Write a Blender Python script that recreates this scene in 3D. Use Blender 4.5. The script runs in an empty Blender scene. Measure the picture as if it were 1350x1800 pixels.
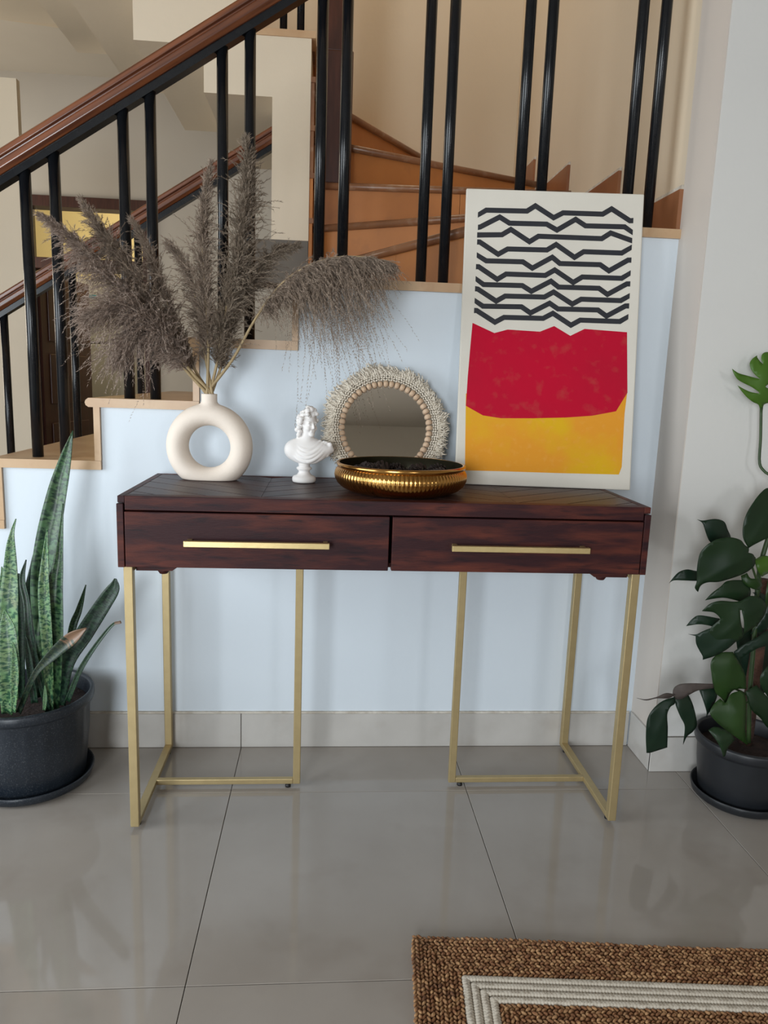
import bpy, bmesh, math, random
import numpy as np
from math import sin, cos, pi, radians, sqrt
from mathutils import Vector, Matrix, geometry

# ------------------------------------------------------------------ camera, sky, lamps, exposure
S = bpy.context.scene
COL = S.collection
F_PX, YAW, PITCH, ROLL = 1293.4891, .0817, .1764, .0357
CAM = np.array([-.1498, -1.6211, 1.0752])
_fw = np.array([sin(YAW) * cos(PITCH), cos(YAW) * cos(PITCH), -sin(PITCH)])
_r0 = np.array([cos(YAW), -sin(YAW), 0.0]); _u0 = np.cross(_r0, _fw)
_rt = cos(ROLL) * _r0 + sin(ROLL) * _u0
_up = -sin(ROLL) * _r0 + cos(ROLL) * _u0


def at(px, py, y):
    """world point on the depth plane y seen at photo pixel (px, py)"""
    d = _fw + _rt * (px - 675) / F_PX + _up * (900 - py) / F_PX
    return Vector(CAM + d * ((y - CAM[1]) / d[1]))


cam = bpy.data.objects.new('camera', bpy.data.cameras.new('camera'))
COL.objects.link(cam)
M = Matrix.Identity(4)
for i in range(3):
    M[i][0], M[i][1], M[i][2], M[i][3] = _rt[i], _up[i], -_fw[i], CAM[i]
cam.matrix_world = M
cam.data.sensor_fit = 'HORIZONTAL'
cam.data.sensor_width = 36
cam.data.lens = F_PX / 1350 * 36
cam.data.clip_start = .02
S.camera = cam

W = bpy.data.worlds.new('world'); S.world = W; W.use_nodes = True
W.node_tree.nodes['Background'].inputs[0].default_value = (.62, .8, 1, 1)
W.node_tree.nodes['Background'].inputs[1].default_value = .4


def area(name, loc, target, sx, sy, power, color, spread=180):
    l = bpy.data.lights.new(name, 'AREA'); l.shape = 'RECTANGLE'; l.size = sx; l.size_y = sy
    l.energy = power; l.color = color; l.spread = radians(spread)
    o = bpy.data.objects.new(name, l); COL.objects.link(o); o.location = loc
    o.rotation_euler = (Vector(target) - Vector(loc)).to_track_quat('-Z', 'Y').to_euler()
    return o


area('window_daylight', (-1.7, -5.0, 1.25), (-.4, .4, 1.0), 1.3, 1.9, 118, (.90, .96, 1))
area('window_daylight', (-2.9, -1.1, 1.2), (0, -.2, .9), 1.9, 1.7, 66, (.86, .94, 1))
area('window_daylight', (1.55, -5.0, 1.3), (1.0, .3, 1.0), .45, .8, 15, (.96, .97, 1))
area('stairwell_fill', (-.5, 2.0, 4.6), (.6, 2.2, 1.2), 1.2, .7, 19, (1, .80, .56))  # added fill, warms the stairwell from above; no skylight known there
area('hall_fill', (-3.9, 3.4, 1.6), (-1, 3.4, 1.6), 1.3, 1.4, 39, (1, .90, .74))  # added fill from the left, lifts the hall and the stair undersides
area('kitchen_fill', (-1.8, 5.5, 2.9), (-2.3, 7.4, 2.0), .8, .8, 34, (1, .86, .58))  # added fill aimed at the far kitchen wall to brighten the transom
S.view_settings.view_transform = 'Standard'; S.view_settings.look = 'None'
S.view_settings.gamma = 1; S.view_settings.use_curve_mapping = False
S.view_settings.exposure = 0.13

# ------------------------------------------------------------------ materials


def mat(name, color, rough=.5, metal=0, spec=.5, coat=0, c2=None, scale=5, stretch=(1, 1, 1), lo=.35, hi=.65, detail=6,
        bump=0, bump_scale=None, c3=None, scale3=60, amt3=.5, coords='Object', per_object=False, sss=0, distort=0):
    m = bpy.data.materials.new(name); m.use_nodes = True
    nt = m.node_tree; N = nt.nodes; L = nt.links; b = N['Principled BSDF']
    b.inputs['Base Color'].default_value = (*color, 1); b.inputs['Roughness'].default_value = rough
    b.inputs['Metallic'].default_value = metal; b.inputs['Specular IOR Level'].default_value = spec
    b.inputs['Coat Weight'].default_value = coat; b.inputs['Coat Roughness'].default_value = .12
    if sss:
        b.inputs['Subsurface Weight'].default_value = sss; b.inputs['Subsurface Radius'].default_value = (.01, .008, .006)
    if c2 is None and not bump and c3 is None:
        return m
    tc = N.new('ShaderNodeTexCoord'); mp = N.new('ShaderNodeMapping'); mp.inputs['Scale'].default_value = stretch
    vec = tc.outputs[coords]
    if per_object:
        oi = N.new('ShaderNodeObjectInfo'); mul = N.new('ShaderNodeVectorMath'); mul.operation = 'SCALE'
        mul.inputs[0].default_value = (13, 7, 29); L.new(oi.outputs['Random'], mul.inputs['Scale'])
        add = N.new('ShaderNodeVectorMath'); L.new(vec, add.inputs[0]); L.new(mul.outputs[0], add.inputs[1]); vec = add.outputs[0]
    L.new(vec, mp.inputs['Vector'])

    def noise(sc, det, dist=0):
        n = N.new('ShaderNodeTexNoise'); n.inputs['Scale'].default_value = sc; n.inputs['Detail'].default_value = det
        n.inputs['Distortion'].default_value = dist; L.new(mp.outputs[0], n.inputs['Vector']); return n.outputs['Fac']

    def ramp(fac, a, ca, b_, cb):
        r = N.new('ShaderNodeValToRGB'); e = r.color_ramp.elements
        e[0].position = a; e[0].color = (*ca, 1); e[1].position = b_; e[1].color = (*cb, 1); L.new(fac, r.inputs[0]); return r.outputs[0]
    col = None
    if c2 is not None:
        col = ramp(noise(scale, detail, distort), lo, color, hi, c2)
    if c3 is not None:
        mx = N.new('ShaderNodeMixRGB'); mx.inputs[2].default_value = (*c3, 1)
        L.new(ramp(noise(scale3, 3), .55, (0, 0, 0), .72, (amt3,) * 3), mx.inputs[0])
        if col is not None: L.new(col, mx.inputs[1])
        else: mx.inputs[1].default_value = (*color, 1)
        col = mx.outputs[0]
    if col is not None: L.new(col, b.inputs['Base Color'])
    if bump:
        bp = N.new('ShaderNodeBump'); bp.inputs['Strength'].default_value = bump; bp.inputs['Distance'].default_value = .01
        L.new(noise(bump_scale or scale * 3, 4), bp.inputs['Height']); L.new(bp.outputs[0], b.inputs['Normal'])
    return m


MT = {}
MT['wall'] = mat('white_paint', (.70, .77, .835), .55, c2=(.665, .735, .80), scale=1.6, bump=.04, bump_scale=60)
MT['cream'] = mat('cream_paint', (.70, .60, .46), .6, c2=(.66, .565, .43), scale=1.3, bump=.05, bump_scale=50)
MT['column'] = mat('neutral_white_paint', (.71, .70, .67), .55, c2=(.67, .66, .635), scale=1.4, bump=.04, bump_scale=60)
MT['side'] = mat('warm_cast_paint', (.62, .565, .51), .6, c2=(.585, .53, .48), scale=1.4)  # warm colour cast from the stairwell mixed into the paint
MT['room'] = mat('room_paint', (.46, .41, .34), .7, c2=(.43, .38, .315), scale=1.1)
MT['ceil_room'] = mat('room_ceiling_paint', (.30, .255, .205), .7, c2=(.28, .24, .19), scale=1.4)
MT['ceil'] = mat('ceiling_paint', (.60, .56, .50), .7, c2=(.57, .53, .47), scale=1.4)
MT['hall'] = mat('hall_paint', (.56, .53, .48), .65, c2=(.53, .50, .46), scale=1.4, bump=.03, bump_scale=60)
MT['yellow'] = mat('yellow_paint', (.80, .68, .38), .6, c2=(.77, .65, .36), scale=1.5)
MT['tile'] = mat('polished_tile', (.335, .30, .265), .07, spec=.5, c2=(.40, .365, .33), scale=3.2, lo=.3, hi=.72, c3=(.27, .23, .195), scale3=7, amt3=.30, per_object=True, detail=8)
MT['grout'] = mat('tile_grout', (.16, .14, .12), .8)
MT['skirt'] = mat('skirting_tile', (.55, .53, .50), .25, c2=(.48, .46, .43), scale=6, c3=(.40, .36, .32), scale3=11, amt3=.35)
MT['stone'] = mat('tan_stone', (.50, .315, .175), .35, c2=(.58, .40, .24), scale=7, c3=(.40, .23, .12), scale3=22, amt3=.4)
MT['riser'] = mat('orange_stone', (.49, .19, .054), .42, spec=.3, c2=(.40, .15, .043), scale=4, c3=(.33, .13, .045), scale3=14, amt3=.4, per_object=True)
MT['nosing'] = mat('brown_nosing_stone', (.27, .125, .06), .3, c2=(.20, .09, .045), scale=9, c3=(.45, .33, .24), scale3=26, amt3=.3)
MT['dado'] = mat('brown_skirting_stone', (.30, .125, .055), .35, c2=(.23, .09, .042), scale=5, per_object=True)
MT['plaster'] = mat('rough_plaster_edge', (.66, .62, .55), .9, c2=(.5, .45, .38), scale=40, bump=.3, bump_scale=120)
MT['slab'] = mat('shaded_soffit_cement', (.17, .15, .125), .8, c2=(.13, .115, .1), scale=6)  # shade of the soffit put into the cement colour
MT['rail'] = mat('varnished_rail_wood', (.20, .062, .022), .28, coat=.4, c2=(.085, .026, .012), scale=5, stretch=(.8, 16, 16), lo=.38, hi=.62)
MT['newel'] = mat('dark_newel_wood', (.075, .022, .014), .35, coat=.2, c2=(.045, .014, .01), scale=6, stretch=(10, 10, 1.2))
MT['door'] = mat('mahogany_door', (.072, .022, .014), .4, coat=.1, c2=(.045, .014, .01), scale=6, stretch=(10, 10, 1))
MT['black'] = mat('black_enamel', (.006, .007, .009), .20, spec=.32, c2=(.009, .010, .012), scale=30)
MT['wood'] = mat('dark_stained_wood', (.034, .010, .012), .5, spec=.22, c2=(.15, .036, .020), scale=3.2, stretch=(1.6, 9, 11), lo=.42, hi=.78, c3=(.012, .006, .009), scale3=9, amt3=.75, per_object=True, bump=.06, bump_scale=40)
MT['plank'] = mat('dark_plank_wood', (.050, .028, .027), .40, spec=.22, c2=(.085, .042, .035), scale=4, stretch=(1.5, 14, 8), lo=.4, hi=.7, c3=(.018, .010, .011), scale3=10, amt3=.6, per_object=True, bump=.05, bump_scale=40)
MT['gold'] = mat('satin_brass', (.47, .365, .19), .46, metal=.55, spec=.4, c2=(.44, .34, .175), scale=40)
MT['handle'] = mat('brushed_brass_handle', (.72, .56, .27), .33, metal=.8, c2=(.68, .52, .25), scale=60)
MT['rubber'] = mat('black_rubber', (.010, .010, .012), .5)
MT['bowl'] = mat('polished_brass', (.62, .335, .10), .2, metal=1, c2=(.50, .26, .075), scale=12)
MT['bowl_in'] = mat('dark_bowl_lining', (.035, .03, .016), .35, metal=.6, c2=(.05, .042, .022), scale=14)
MT['cone'] = mat('dark_dried_cone', (.022, .013, .012), .7, c2=(.042, .026, .02), scale=30)
MT['vase'] = mat('matte_cream_ceramic', (.86, .755, .655), .75, c2=(.84, .735, .63), scale=8, bump=.05, bump_scale=180)
MT['bust'] = mat('white_plaster', (.86, .83, .81), .65, c2=(.83, .80, .775), scale=20, sss=.05)
MT['cotton'] = mat('cream_cotton_cord', (.82, .745, .63), .9, c2=(.74, .665, .55), scale=60)
MT['bead'] = mat('raw_wood_bead', (.66, .48, .33), .6, c2=(.56, .385, .25), scale=18, stretch=(1, 1, 4), per_object=True, coords='Object')
MT['mirror'] = mat('mirror_glass', (.78, .77, .74), .015, metal=1)
MT['canvas'] = mat('cream_canvas', (.74, .70, .62), .8, c2=(.70, .66, .58), scale=6, bump=.12, bump_scale=700)
MT['ink'] = mat('black_print', (.016, .017, .024), .7, c2=(.02, .021, .027), scale=40)
MT['red'] = mat('crimson_print', (.53, .004, .030), .75, spec=.15, c2=(.48, .006, .030), scale=5, c3=(.46, .06, .05), scale3=26, amt3=.5)
MT['yel'] = mat('amber_print', (.78, .325, .030), .75, spec=.15, c2=(.74, .43, .016), scale=4.2, lo=.45, hi=.6, c3=(.80, .37, .07), scale3=60, amt3=.5)
MT['pot'] = mat('dark_plastic_pot', (.011, .016, .024), .36, c2=(.016, .022, .031), scale=9, c3=(.11, .12, .13), scale3=330, amt3=.5)
MT['pot2'] = mat('black_plastic_pot', (.012, .014, .017), .4, c2=(.017, .019, .023), scale=9)
MT['soil'] = mat('dark_potting_soil', (.022, .012, .011), .95, c2=(.045, .025, .02), scale=60, bump=.6, bump_scale=120)
MT['stalk'] = mat('dry_straw_stalk', (.42, .31, .165), .6, c2=(.33, .24, .125), scale=20, stretch=(6, 6, 1))
MT['plume'] = mat('taupe_plume', (.36, .278, .212), .85, c2=(.22, .165, .125), scale=34, lo=.3, hi=.7)
MT['plume2'] = mat('pale_taupe_plume', (.43, .335, .275), .85, c2=(.27, .205, .165), scale=34, lo=.3, hi=.7)
MT['plume3'] = mat('deep_taupe_plume', (.29, .225, .165), .85, c2=(.165, .125, .09), scale=34, lo=.3, hi=.7)
MT['jute'] = mat('brown_jute', (.20, .085, .034), .85, c2=(.44, .255, .12), scale=85, lo=.42, hi=.66, detail=2, c3=(.10, .042, .020), scale3=46, amt3=.8)
MT['ivory'] = mat('ivory_cotton_braid', (.60, .545, .46), .9, c2=(.52, .465, .385), scale=40)
MT['fridge'] = mat('silver_fridge', (.50, .49, .46), .35, metal=.35, c2=(.47, .46, .43), scale=3)
MT['fridge_edge'] = mat('cream_fridge_edge', (.66, .62, .46), .4)
MT['chrome'] = mat('grey_handle', (.42, .41, .39), .3, metal=.8)
MT['teal'] = mat('teal_sticker', (.02, .17, .22), .5)
MT['vine'] = mat('green_stem', (.035, .070, .016), .5, c2=(.024, .05, .014), scale=20)
MT['coir'] = mat('coir_pole', (.10, .045, .028), .95, c2=(.055, .026, .018), scale=40, bump=.8, bump_scale=90)
MT['deadleaf'] = mat('withered_leaf', (.085, .068, .06), .7, c2=(.055, .042, .038), scale=25)


def leaf_mat(name, dark, mid, spec=.35, rough=.42):
    m = mat(name, dark, rough, spec=spec, c2=mid, scale=14, lo=.3, hi=.75, per_object=True)
    return m


MT['leaf'] = leaf_mat('dark_green_leaf', (.008, .024, .009), (.013, .034, .011))
MT['leaf2'] = leaf_mat('deep_green_leaf', (.006, .020, .011), (.010, .028, .014))
MT['leaf3'] = leaf_mat('fresh_green_leaf', (.050, .120, .012), (.072, .160, .018))
MT['leaf4'] = leaf_mat('mid_green_leaf', (.015, .042, .008), (.024, .058, .012))


def snake_mat(name, dark, light, edge=None, freq=46):
    m = bpy.data.materials.new(name); m.use_nodes = True
    nt = m.node_tree; N = nt.nodes; L = nt.links; b = N['Principled BSDF']; b.inputs['Roughness'].default_value = .38
    uv = N.new('ShaderNodeUVMap'); mp = N.new('ShaderNodeMapping'); mp.inputs['Scale'].default_value = (3.2, freq * 1.5, 1)
    L.new(uv.outputs[0], mp.inputs[0])
    n = N.new('ShaderNodeTexNoise'); n.inputs['Scale'].default_value = 1; n.inputs['Detail'].default_value = 5; n.inputs['Distortion'].default_value = .6
    L.new(mp.outputs[0], n.inputs[0])
    r = N.new('ShaderNodeValToRGB'); e = r.color_ramp.elements
    e[0].position = .42; e[0].color = (*dark, 1); e[1].position = .56; e[1].color = (*light, 1); L.new(n.outputs['Fac'], r.inputs[0])
    n2 = N.new('ShaderNodeTexNoise'); n2.inputs['Scale'].default_value = .35; L.new(mp.outputs[0], n2.inputs[0])
    mx = N.new('ShaderNodeMixRGB'); mx.blend_type = 'MULTIPLY'; mx.inputs[0].default_value = .55; L.new(r.outputs[0], mx.inputs[1]); L.new(n2.outputs['Color'], mx.inputs[2])
    col = mx.outputs[0]
    g = N.new('ShaderNodeSeparateXYZ'); L.new(uv.outputs[0], g.inputs[0])
    if edge:
        tip = N.new('ShaderNodeValToRGB'); t = tip.color_ramp.elements; t[0].position = edge[1]; t[0].color = (0, 0, 0, 1); t[1].position = min(1, edge[1] + .07); t[1].color = (1, 1, 1, 1)
        nz = N.new('ShaderNodeMath'); nz.operation = 'MULTIPLY_ADD'; nz.inputs[1].default_value = .45; sub = N.new('ShaderNodeMath'); sub.operation = 'SUBTRACT'; sub.inputs[1].default_value = .22
        L.new(n2.outputs['Fac'], nz.inputs[0]); L.new(g.outputs[1], nz.inputs[2]); L.new(nz.outputs[0], sub.inputs[0]); L.new(sub.outputs[0], tip.inputs[0]); m2 = N.new('ShaderNodeMixRGB'); m2.inputs[2].default_value = (*edge[0], 1)
        L.new(tip.outputs[0], m2.inputs[0]); L.new(col, m2.inputs[1]); col = m2.outputs[0]
    L.new(col, b.inputs['Base Color'])
    return m


MT['snake'] = snake_mat('banded_snake_leaf', (.012, .050, .026), (.090, .20, .085))
MT['snake_light'] = snake_mat('pale_snake_leaf', (.030, .115, .060), (.25, .42, .20), freq=40)
MT['snake_dark'] = snake_mat('dark_snake_leaf', (.006, .024, .016), (.034, .085, .046))
MT['snake_tip'] = snake_mat('dry_tipped_snake_leaf', (.014, .045, .028), (.05, .115, .06), edge=((.20, .125, .085), .80))
MT['snake_burn'] = snake_mat('scorched_snake_leaf', (.018, .045, .034), (.07, .10, .06), edge=((.24, .145, .090), .66))

# ------------------------------------------------------------------ mesh helpers


def link(name, me, m=None, parent=None, loc=None):
    o = bpy.data.objects.new(name, me); COL.objects.link(o)
    if m is not None and me is not None and not me.materials:
        me.materials.append(MT[m] if isinstance(m, str) else m)
    if loc is not None: o.location = loc
    if parent is not None: o.parent = parent
    return o


def empty(name, loc=(0, 0, 0), rz=0):
    o = bpy.data.objects.new(name, None); COL.objects.link(o); o.location = loc; o.rotation_euler = (0, 0, rz)
    o.empty_display_size = .05
    return o


def tag(o, label, cat, group=None):
    o['label'] = label; o['category'] = cat
    if group: o['group'] = group
    return o


def struct(o):
    o['kind'] = 'structure'; return o


def mesh(verts, faces, smooth=False):
    me = bpy.data.meshes.new('m')
    me.from_pydata([tuple(map(float, v)) for v in verts], [], [tuple(int(i) for i in f) for f in faces]); me.update()
    if smooth: me.polygons.foreach_set('use_smooth', [True] * len(me.polygons))
    return me


def bevel(o, w=.002, seg=2):
    md = o.modifiers.new('b', 'BEVEL'); md.width = w; md.segments = seg; md.limit_method = 'ANGLE'; md.angle_limit = radians(40)
    return o


def box_me(x0, x1, y0, y1, z0, z1):
    v = [(x, y, z) for x in (x0, x1) for y in (y0, y1) for z in (z0, z1)]
    return mesh(v, [(0, 1, 3, 2), (4, 6, 7, 5), (0, 4, 5, 1), (2, 3, 7, 6), (0, 2, 6, 4), (1, 5, 7, 3)])


def box(name, x0, x1, y0, y1, z0, z1, m, parent=None, bv=0):
    o = link(name, box_me(x0, x1, y0, y1, z0, z1), m, parent)
    if bv: bevel(o, bv)
    return o


def prism_me(poly, a, b, axis='y'):
    """extrude a 2D polygon: axis 'y' -> (x,z) polygon, 'z' -> (x,y), 'x' -> (y,z)"""
    n = len(poly)

    def P(p, t):
        return (p[0], t, p[1]) if axis == 'y' else (p[0], p[1], t) if axis == 'z' else (t, p[0], p[1])
    v = [P(p, a) for p in poly] + [P(p, b) for p in poly]
    f = [tuple(range(n)), tuple(range(2 * n - 1, n - 1, -1))] + [(i, i + n, (i + 1) % n + n, (i + 1) % n) for i in range(n)]
    me = mesh(v, f)
    bm = bmesh.new(); bm.from_mesh(me); bmesh.ops.recalc_face_normals(bm, faces=bm.faces); bm.to_mesh(me); bm.free()
    return me


def prism(name, poly, a, b, m, parent=None, axis='y', bv=0):
    o = link(name, prism_me(poly, a, b, axis), m, parent)
    if bv: bevel(o, bv)
    return o


def lathe_me(prof, n=48, mod=None, close=False):
    v = []
    for i in range(n):
        t = 2 * pi * i / n
        for k, (r, z) in enumerate(prof):
            rr = r * (mod(t, k, r, z) if mod else 1)
            v.append((rr * cos(t), rr * sin(t), z))
    p = len(prof); f = []
    for i in range(n):
        j = (i + 1) % n
        for k in range(p - 1 if not close else p):
            k2 = (k + 1) % p
            f.append((i * p + k, j * p + k, j * p + k2, i * p + k2))
    return mesh(v, f, True)


def tube_me(pts, rad, n=10, caps=True):
    pts = [Vector(p) for p in pts]
    if not hasattr(rad, '__len__'): rad = [rad] * len(pts)
    v = []; f = []; up = Vector((0, 0, 1))
    t0 = (pts[1] - pts[0]).normalized(); a = t0.orthogonal().normalized()
    for i, p in enumerate(pts):
        t = (pts[min(i + 1, len(pts) - 1)] - pts[max(i - 1, 0)]).normalized()
        a = (a - t * a.dot(t)).normalized(); b = t.cross(a)
        for k in range(n):
            w = 2 * pi * k / n; v.append(p + (a * cos(w) + b * sin(w)) * rad[i])
    for i in range(len(pts) - 1):
        for k in range(n):
            k2 = (k + 1) % n; f.append((i * n + k, i * n + k2, (i + 1) * n + k2, (i + 1) * n + k))
    if caps: f += [tuple(range(n - 1, -1, -1)), tuple(range((len(pts) - 1) * n, len(pts) * n))]
    return mesh(v, f, True)


def spline(pts, n=24):
    """Catmull-Rom through the points (any dimension), n samples per whole"""
    P = np.array([tuple(p) for p in pts], float); P = np.vstack([2 * P[0] - P[1], P, 2 * P[-1] - P[-2]]); out = []
    for s in np.linspace(0, len(P) - 3 - 1e-9, n):
        i = int(s); t = s - i; a, b, c, d = P[i:i + 4]
        out.append(.5 * ((2 * b) + (c - a) * t + (2 * a - 5 * b + 4 * c - d) * t * t + (3 * b - a - 3 * c + d) * t ** 3))
    return np.array(out)


rng = np.random.default_rng(7); random.seed(7)

# ------------------------------------------------------------------ the room
WY, CX, CY = .42, .80, .266          # stringer wall, stairwell right wall, face of the right-hand wall
floor = struct(box('floor', -4.2, 4.2, -5.4, 9.0, -.12, -.006, 'grout'))
TS, GX, GY = .6254, -.3797, -.4571
tm = box_me(.0008, TS - .0008, .0008, TS - .0008, -.012, 0)
tm.materials.append(MT['tile'])
for i in range(-5, 6):
    for j in range(-8, 2):
        t = link('tile', tm, None, floor, (GX + i * TS, GY + j * TS, 0)); bevel(t, .0007, 1)

# stair data
Z = {k: .835 + .168 * (k - 1) for k in range(-3, 16)}
XR = {-3: -2.08, -2: -1.818, -1: -1.556, 0: -1.294, 1: -1.032, 2: -.771, 3: -.509, 4: -.247}
TH = .024
# white wall under the stair: stepped top
poly = [(-2.4, 0), (CX, 0), (CX, Z[5] - TH), (.285, Z[5] - TH), (.285, Z[4] - TH)]
for k in (4, 3, 2, 1, 0, -1, -2, -3):
    poly.append((XR[k] + .016, Z[k] - TH)); poly.append((XR[k] + .016, Z[k - 1] - TH if k > -3 else Z[-3] - .168 - TH))
poly.append((-2.4, Z[-3] - .168 - TH))
wf = struct(prism('wall_front', poly, WY, WY + .09, 'wall'))
# right-hand wall: column corner, its front face runs on to the right, its side lines the stairwell
struct(prism('wall_right', [(CX, CY), (3.4, CY), (3.4, CY + .2), (CX + .2, CY + .2), (CX + .2, 2.62), (CX, 2.62)], 0, 5, 'column', axis='z'))
struct(box('wall_warm_cast_sheet', CX - .003, CX + .001, CY + .0005, WY + .001, .106, 5, 'side'))  # thin sheet on the wall, coloured with the warm cast from the stair
struct(box('wall_stairwell', CX - .003, CX + .001, WY + .001, 2.42, 1.4, 5, 'cream'))
# back wall of the stairwell, open below the upper flight
UX = [-.45 - .254 * i for i in range(12)]
poly = [(CX, 0), (CX, 5), (-3.4, 5), (-3.4, 2.9), (-1.14, 2.75), (-.888, 2.6), (-.634, 2.44), (-.36, 2.27), (-.24, 2.2), (-.24, 0)]
struct(prism('wall_back', poly, 2.42, 2.6, 'cream'))
# skirting of the white wall, tile by tile
bb = struct(box('baseboard_front', -2.4, CX - .01, WY - .004, WY, 0, .1055, 'grout'))
for x0, x1 in ((-2.22, -1.62), (-1.618, -1.002), (-1.0, -.381), (-.379, .244), (.2464, .788)):
    bevel(link('skirting_tile', box_me(x0, x1, WY - .010, WY - .003, .001, .1045), 'skirt', bb), .001, 1)
box('plaster_line', -2.4, CX - .012, WY - .006, WY + .001, .1045, .110, 'plaster', bb)
bb = struct(box('baseboard_right', CX - .004, 3.3, CY - .004, CY + .0, 0, .105, 'grout'))
for x0, x1 in ((CX - .010, 1.395), (1.397, 2.02), (2.022, 2.65)):
    bevel(link('skirting_tile', box_me(x0, x1, CY - .010, CY - .003, .001, .104), 'skirt', bb), .001, 1)
bb = struct(box('baseboard_side', CX - .004, CX, CY - .004, WY - .004, 0, .105, 'grout'))
bevel(link('skirting_tile', box_me(CX - .010, CX - .003, CY - .0095, WY - .011, .001, .112), 'skirt', bb), .001, 1)
# room behind the camera (seen in the mirror and the brass)
struct(box('ceiling', -4.2, 3.4, -5.4, .30, 2.9, 3.05, 'ceil_room'))
struct(prism('wall_rear', [(-4.2, 0), (-2.1, 0), (-2.1, 2.15), (-.6, 2.15), (-.6, 0), (1.0, 0), (1.0, 2.1), (2.1, 2.1), (2.1, 0), (3.4, 0), (3.4, 2.9), (-4.2, 2.9)], -5.4, -5.25, 'room'))
struct(box('wall_east', 3.3, 3.45, -5.4, CY, 0, 2.9, 'room'))
struct(box('wall_west', -4.2, -4.05, -5.4, 9, 0, 5, 'hall'))
struct(box('ceiling_upper', -4.2, CX + .2, .30, 2.62, 5.0, 5.1, 'ceil'))
struct(box('wall_upper', -4.2, CX, .30, .40, 2.9, 5.0, 'cream'))
struct(box('ceiling_hall', -4.2, 1.0, 2.6, 9.0, 3.3, 3.4, 'ceil'))
# hall / kitchen side
struct(prism('wall_kitchen', [(-4.1, 0), (-2.585, 0), (-2.585, 2.40), (-1.585, 2.40), (-1.585, 0), (1.0, 0), (1.0, 3.3), (-4.1, 3.3)], 4.7, 4.85, 'hall'))
struct(box('wall_kitchen_far', -4.1, 1.0, 7.4, 7.5, 0, 2.1, 'hall'))
struct(box('wall_kitchen_upper', -4.1, 1.0, 7.4, 7.5, 2.1, 3.3, 'yellow'))
struct(box('wall_hall_end', .9, 1.0, 2.6, 7.4, 0, 3.3, 'hall'))
struct(box('wall_hall_pillar', -2.3, -1.702, 2.43, 2.47, 0, 2.47, 'cream'))

# ------------------------------------------------------------------ staircase
st = struct(empty('staircase', (0, 0, 0)))
YB = 1.50
for k in range(-3, 5):
    x0 = XR[k]; x1 = XR[k + 1] if k < 4 else .285
    if k < 4:
        pts = [(x0 - .012, Z[k]), (x0 - .019, Z[k] - .006), (x0 - .021, Z[k] - .012), (x0 - .019, Z[k] - .019), (x0 - .012, Z[k] - TH), (x1 + .016, Z[k] - TH), (x1 + .016, Z[k])]
        prism('tread', pts, WY - .010, YB, 'stone', st)
    box('riser', x0, x0 + .0165, WY - .009, YB - .004, (Z[k - 1] if k > -3 else .34) + .0005, Z[k] - TH, 'stone', st)
CEN = (-.24, 1.52)
LN = {5: (.285, WY + .006), 6: (CX, .87), 7: (CX, 1.43), 8: (CX, 1.97), 9: (.40, 2.42), 10: (-.24, 2.42)}
cn = [(CX, WY - .008), (CX, 2.42)]
pol = {4: [(XR[4] - .014, WY - .010), (LN[5][0], WY - .010), LN[5], CEN, (XR[4] - .014, CEN[1])],
       5: [LN[5], (.66, WY + .006), (.69, WY - .010), (CX, WY - .010), LN[6], CEN], 6: [LN[6], LN[7], CEN], 7: [LN[7], LN[8], CEN], 8: [LN[8], cn[1], LN[9], CEN], 9: [LN[9], LN[10], CEN]}
for k, p in pol.items():
    prism('tread', p, Z[k] - TH, Z[k], 'stone', st, axis='z')
for k in range(5, 11):
    a = Vector((*CEN, 0)); b = Vector((*LN[k], 0)); d = (b - a).normalized(); n = Vector((d.y, -d.x, 0))
    if k >= 9: pass
    q = [a, b, b - n * .02, a - n * .02]
    L_ = (b - a).length; z0 = Z[k - 1]; z1 = Z[k] - TH; ns = 2 if L_ > .95 else 1
    cuts = [0, .58 * L_, L_] if ns == 2 else [0, L_]
    for c0, c1 in zip(cuts, cuts[1:]):
        p0 = a + d * (c0 + .0008); p1 = a + d * (c1 - .0008)
        prism('riser', [p.to_2d() for p in (p0, p1, p1 - n * .02, p0 - n * .02)], z0, z1, 'riser', st, axis='z')
    o = link('nosing', tube_me([a + n * .010 + Vector((0, 0, Z[k] - .012)), b + n * .010 + (d * -.03 if k == 5 else d * 0) + Vector((0, 0, Z[k] - .012))], .0135, 12), 'nosing', st)
# skirting stones on the two stairwell walls
for y0, y1, k in ((WY, .872, 5), (.885, 1.43, 6), (1.445, 1.97, 7), (1.985, 2.42, 8)):
    o = box('skirting_stone', CX - .014, CX - .003, y0, y1, Z[k], Z[k] + .105, 'dado', st)
    box('plaster_line', CX - .010, CX - .0035, y0, y1, Z[k] + .105, Z[k] + .116, 'plaster', st)
box('skirting_stone', .41, .70, 2.409, 2.42, Z[8], Z[8] + .11, 'dado', st)
box('plaster_line', .41, .705, 2.413, 2.4195, Z[8] + .11, Z[8] + .118, 'plaster', st)
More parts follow.
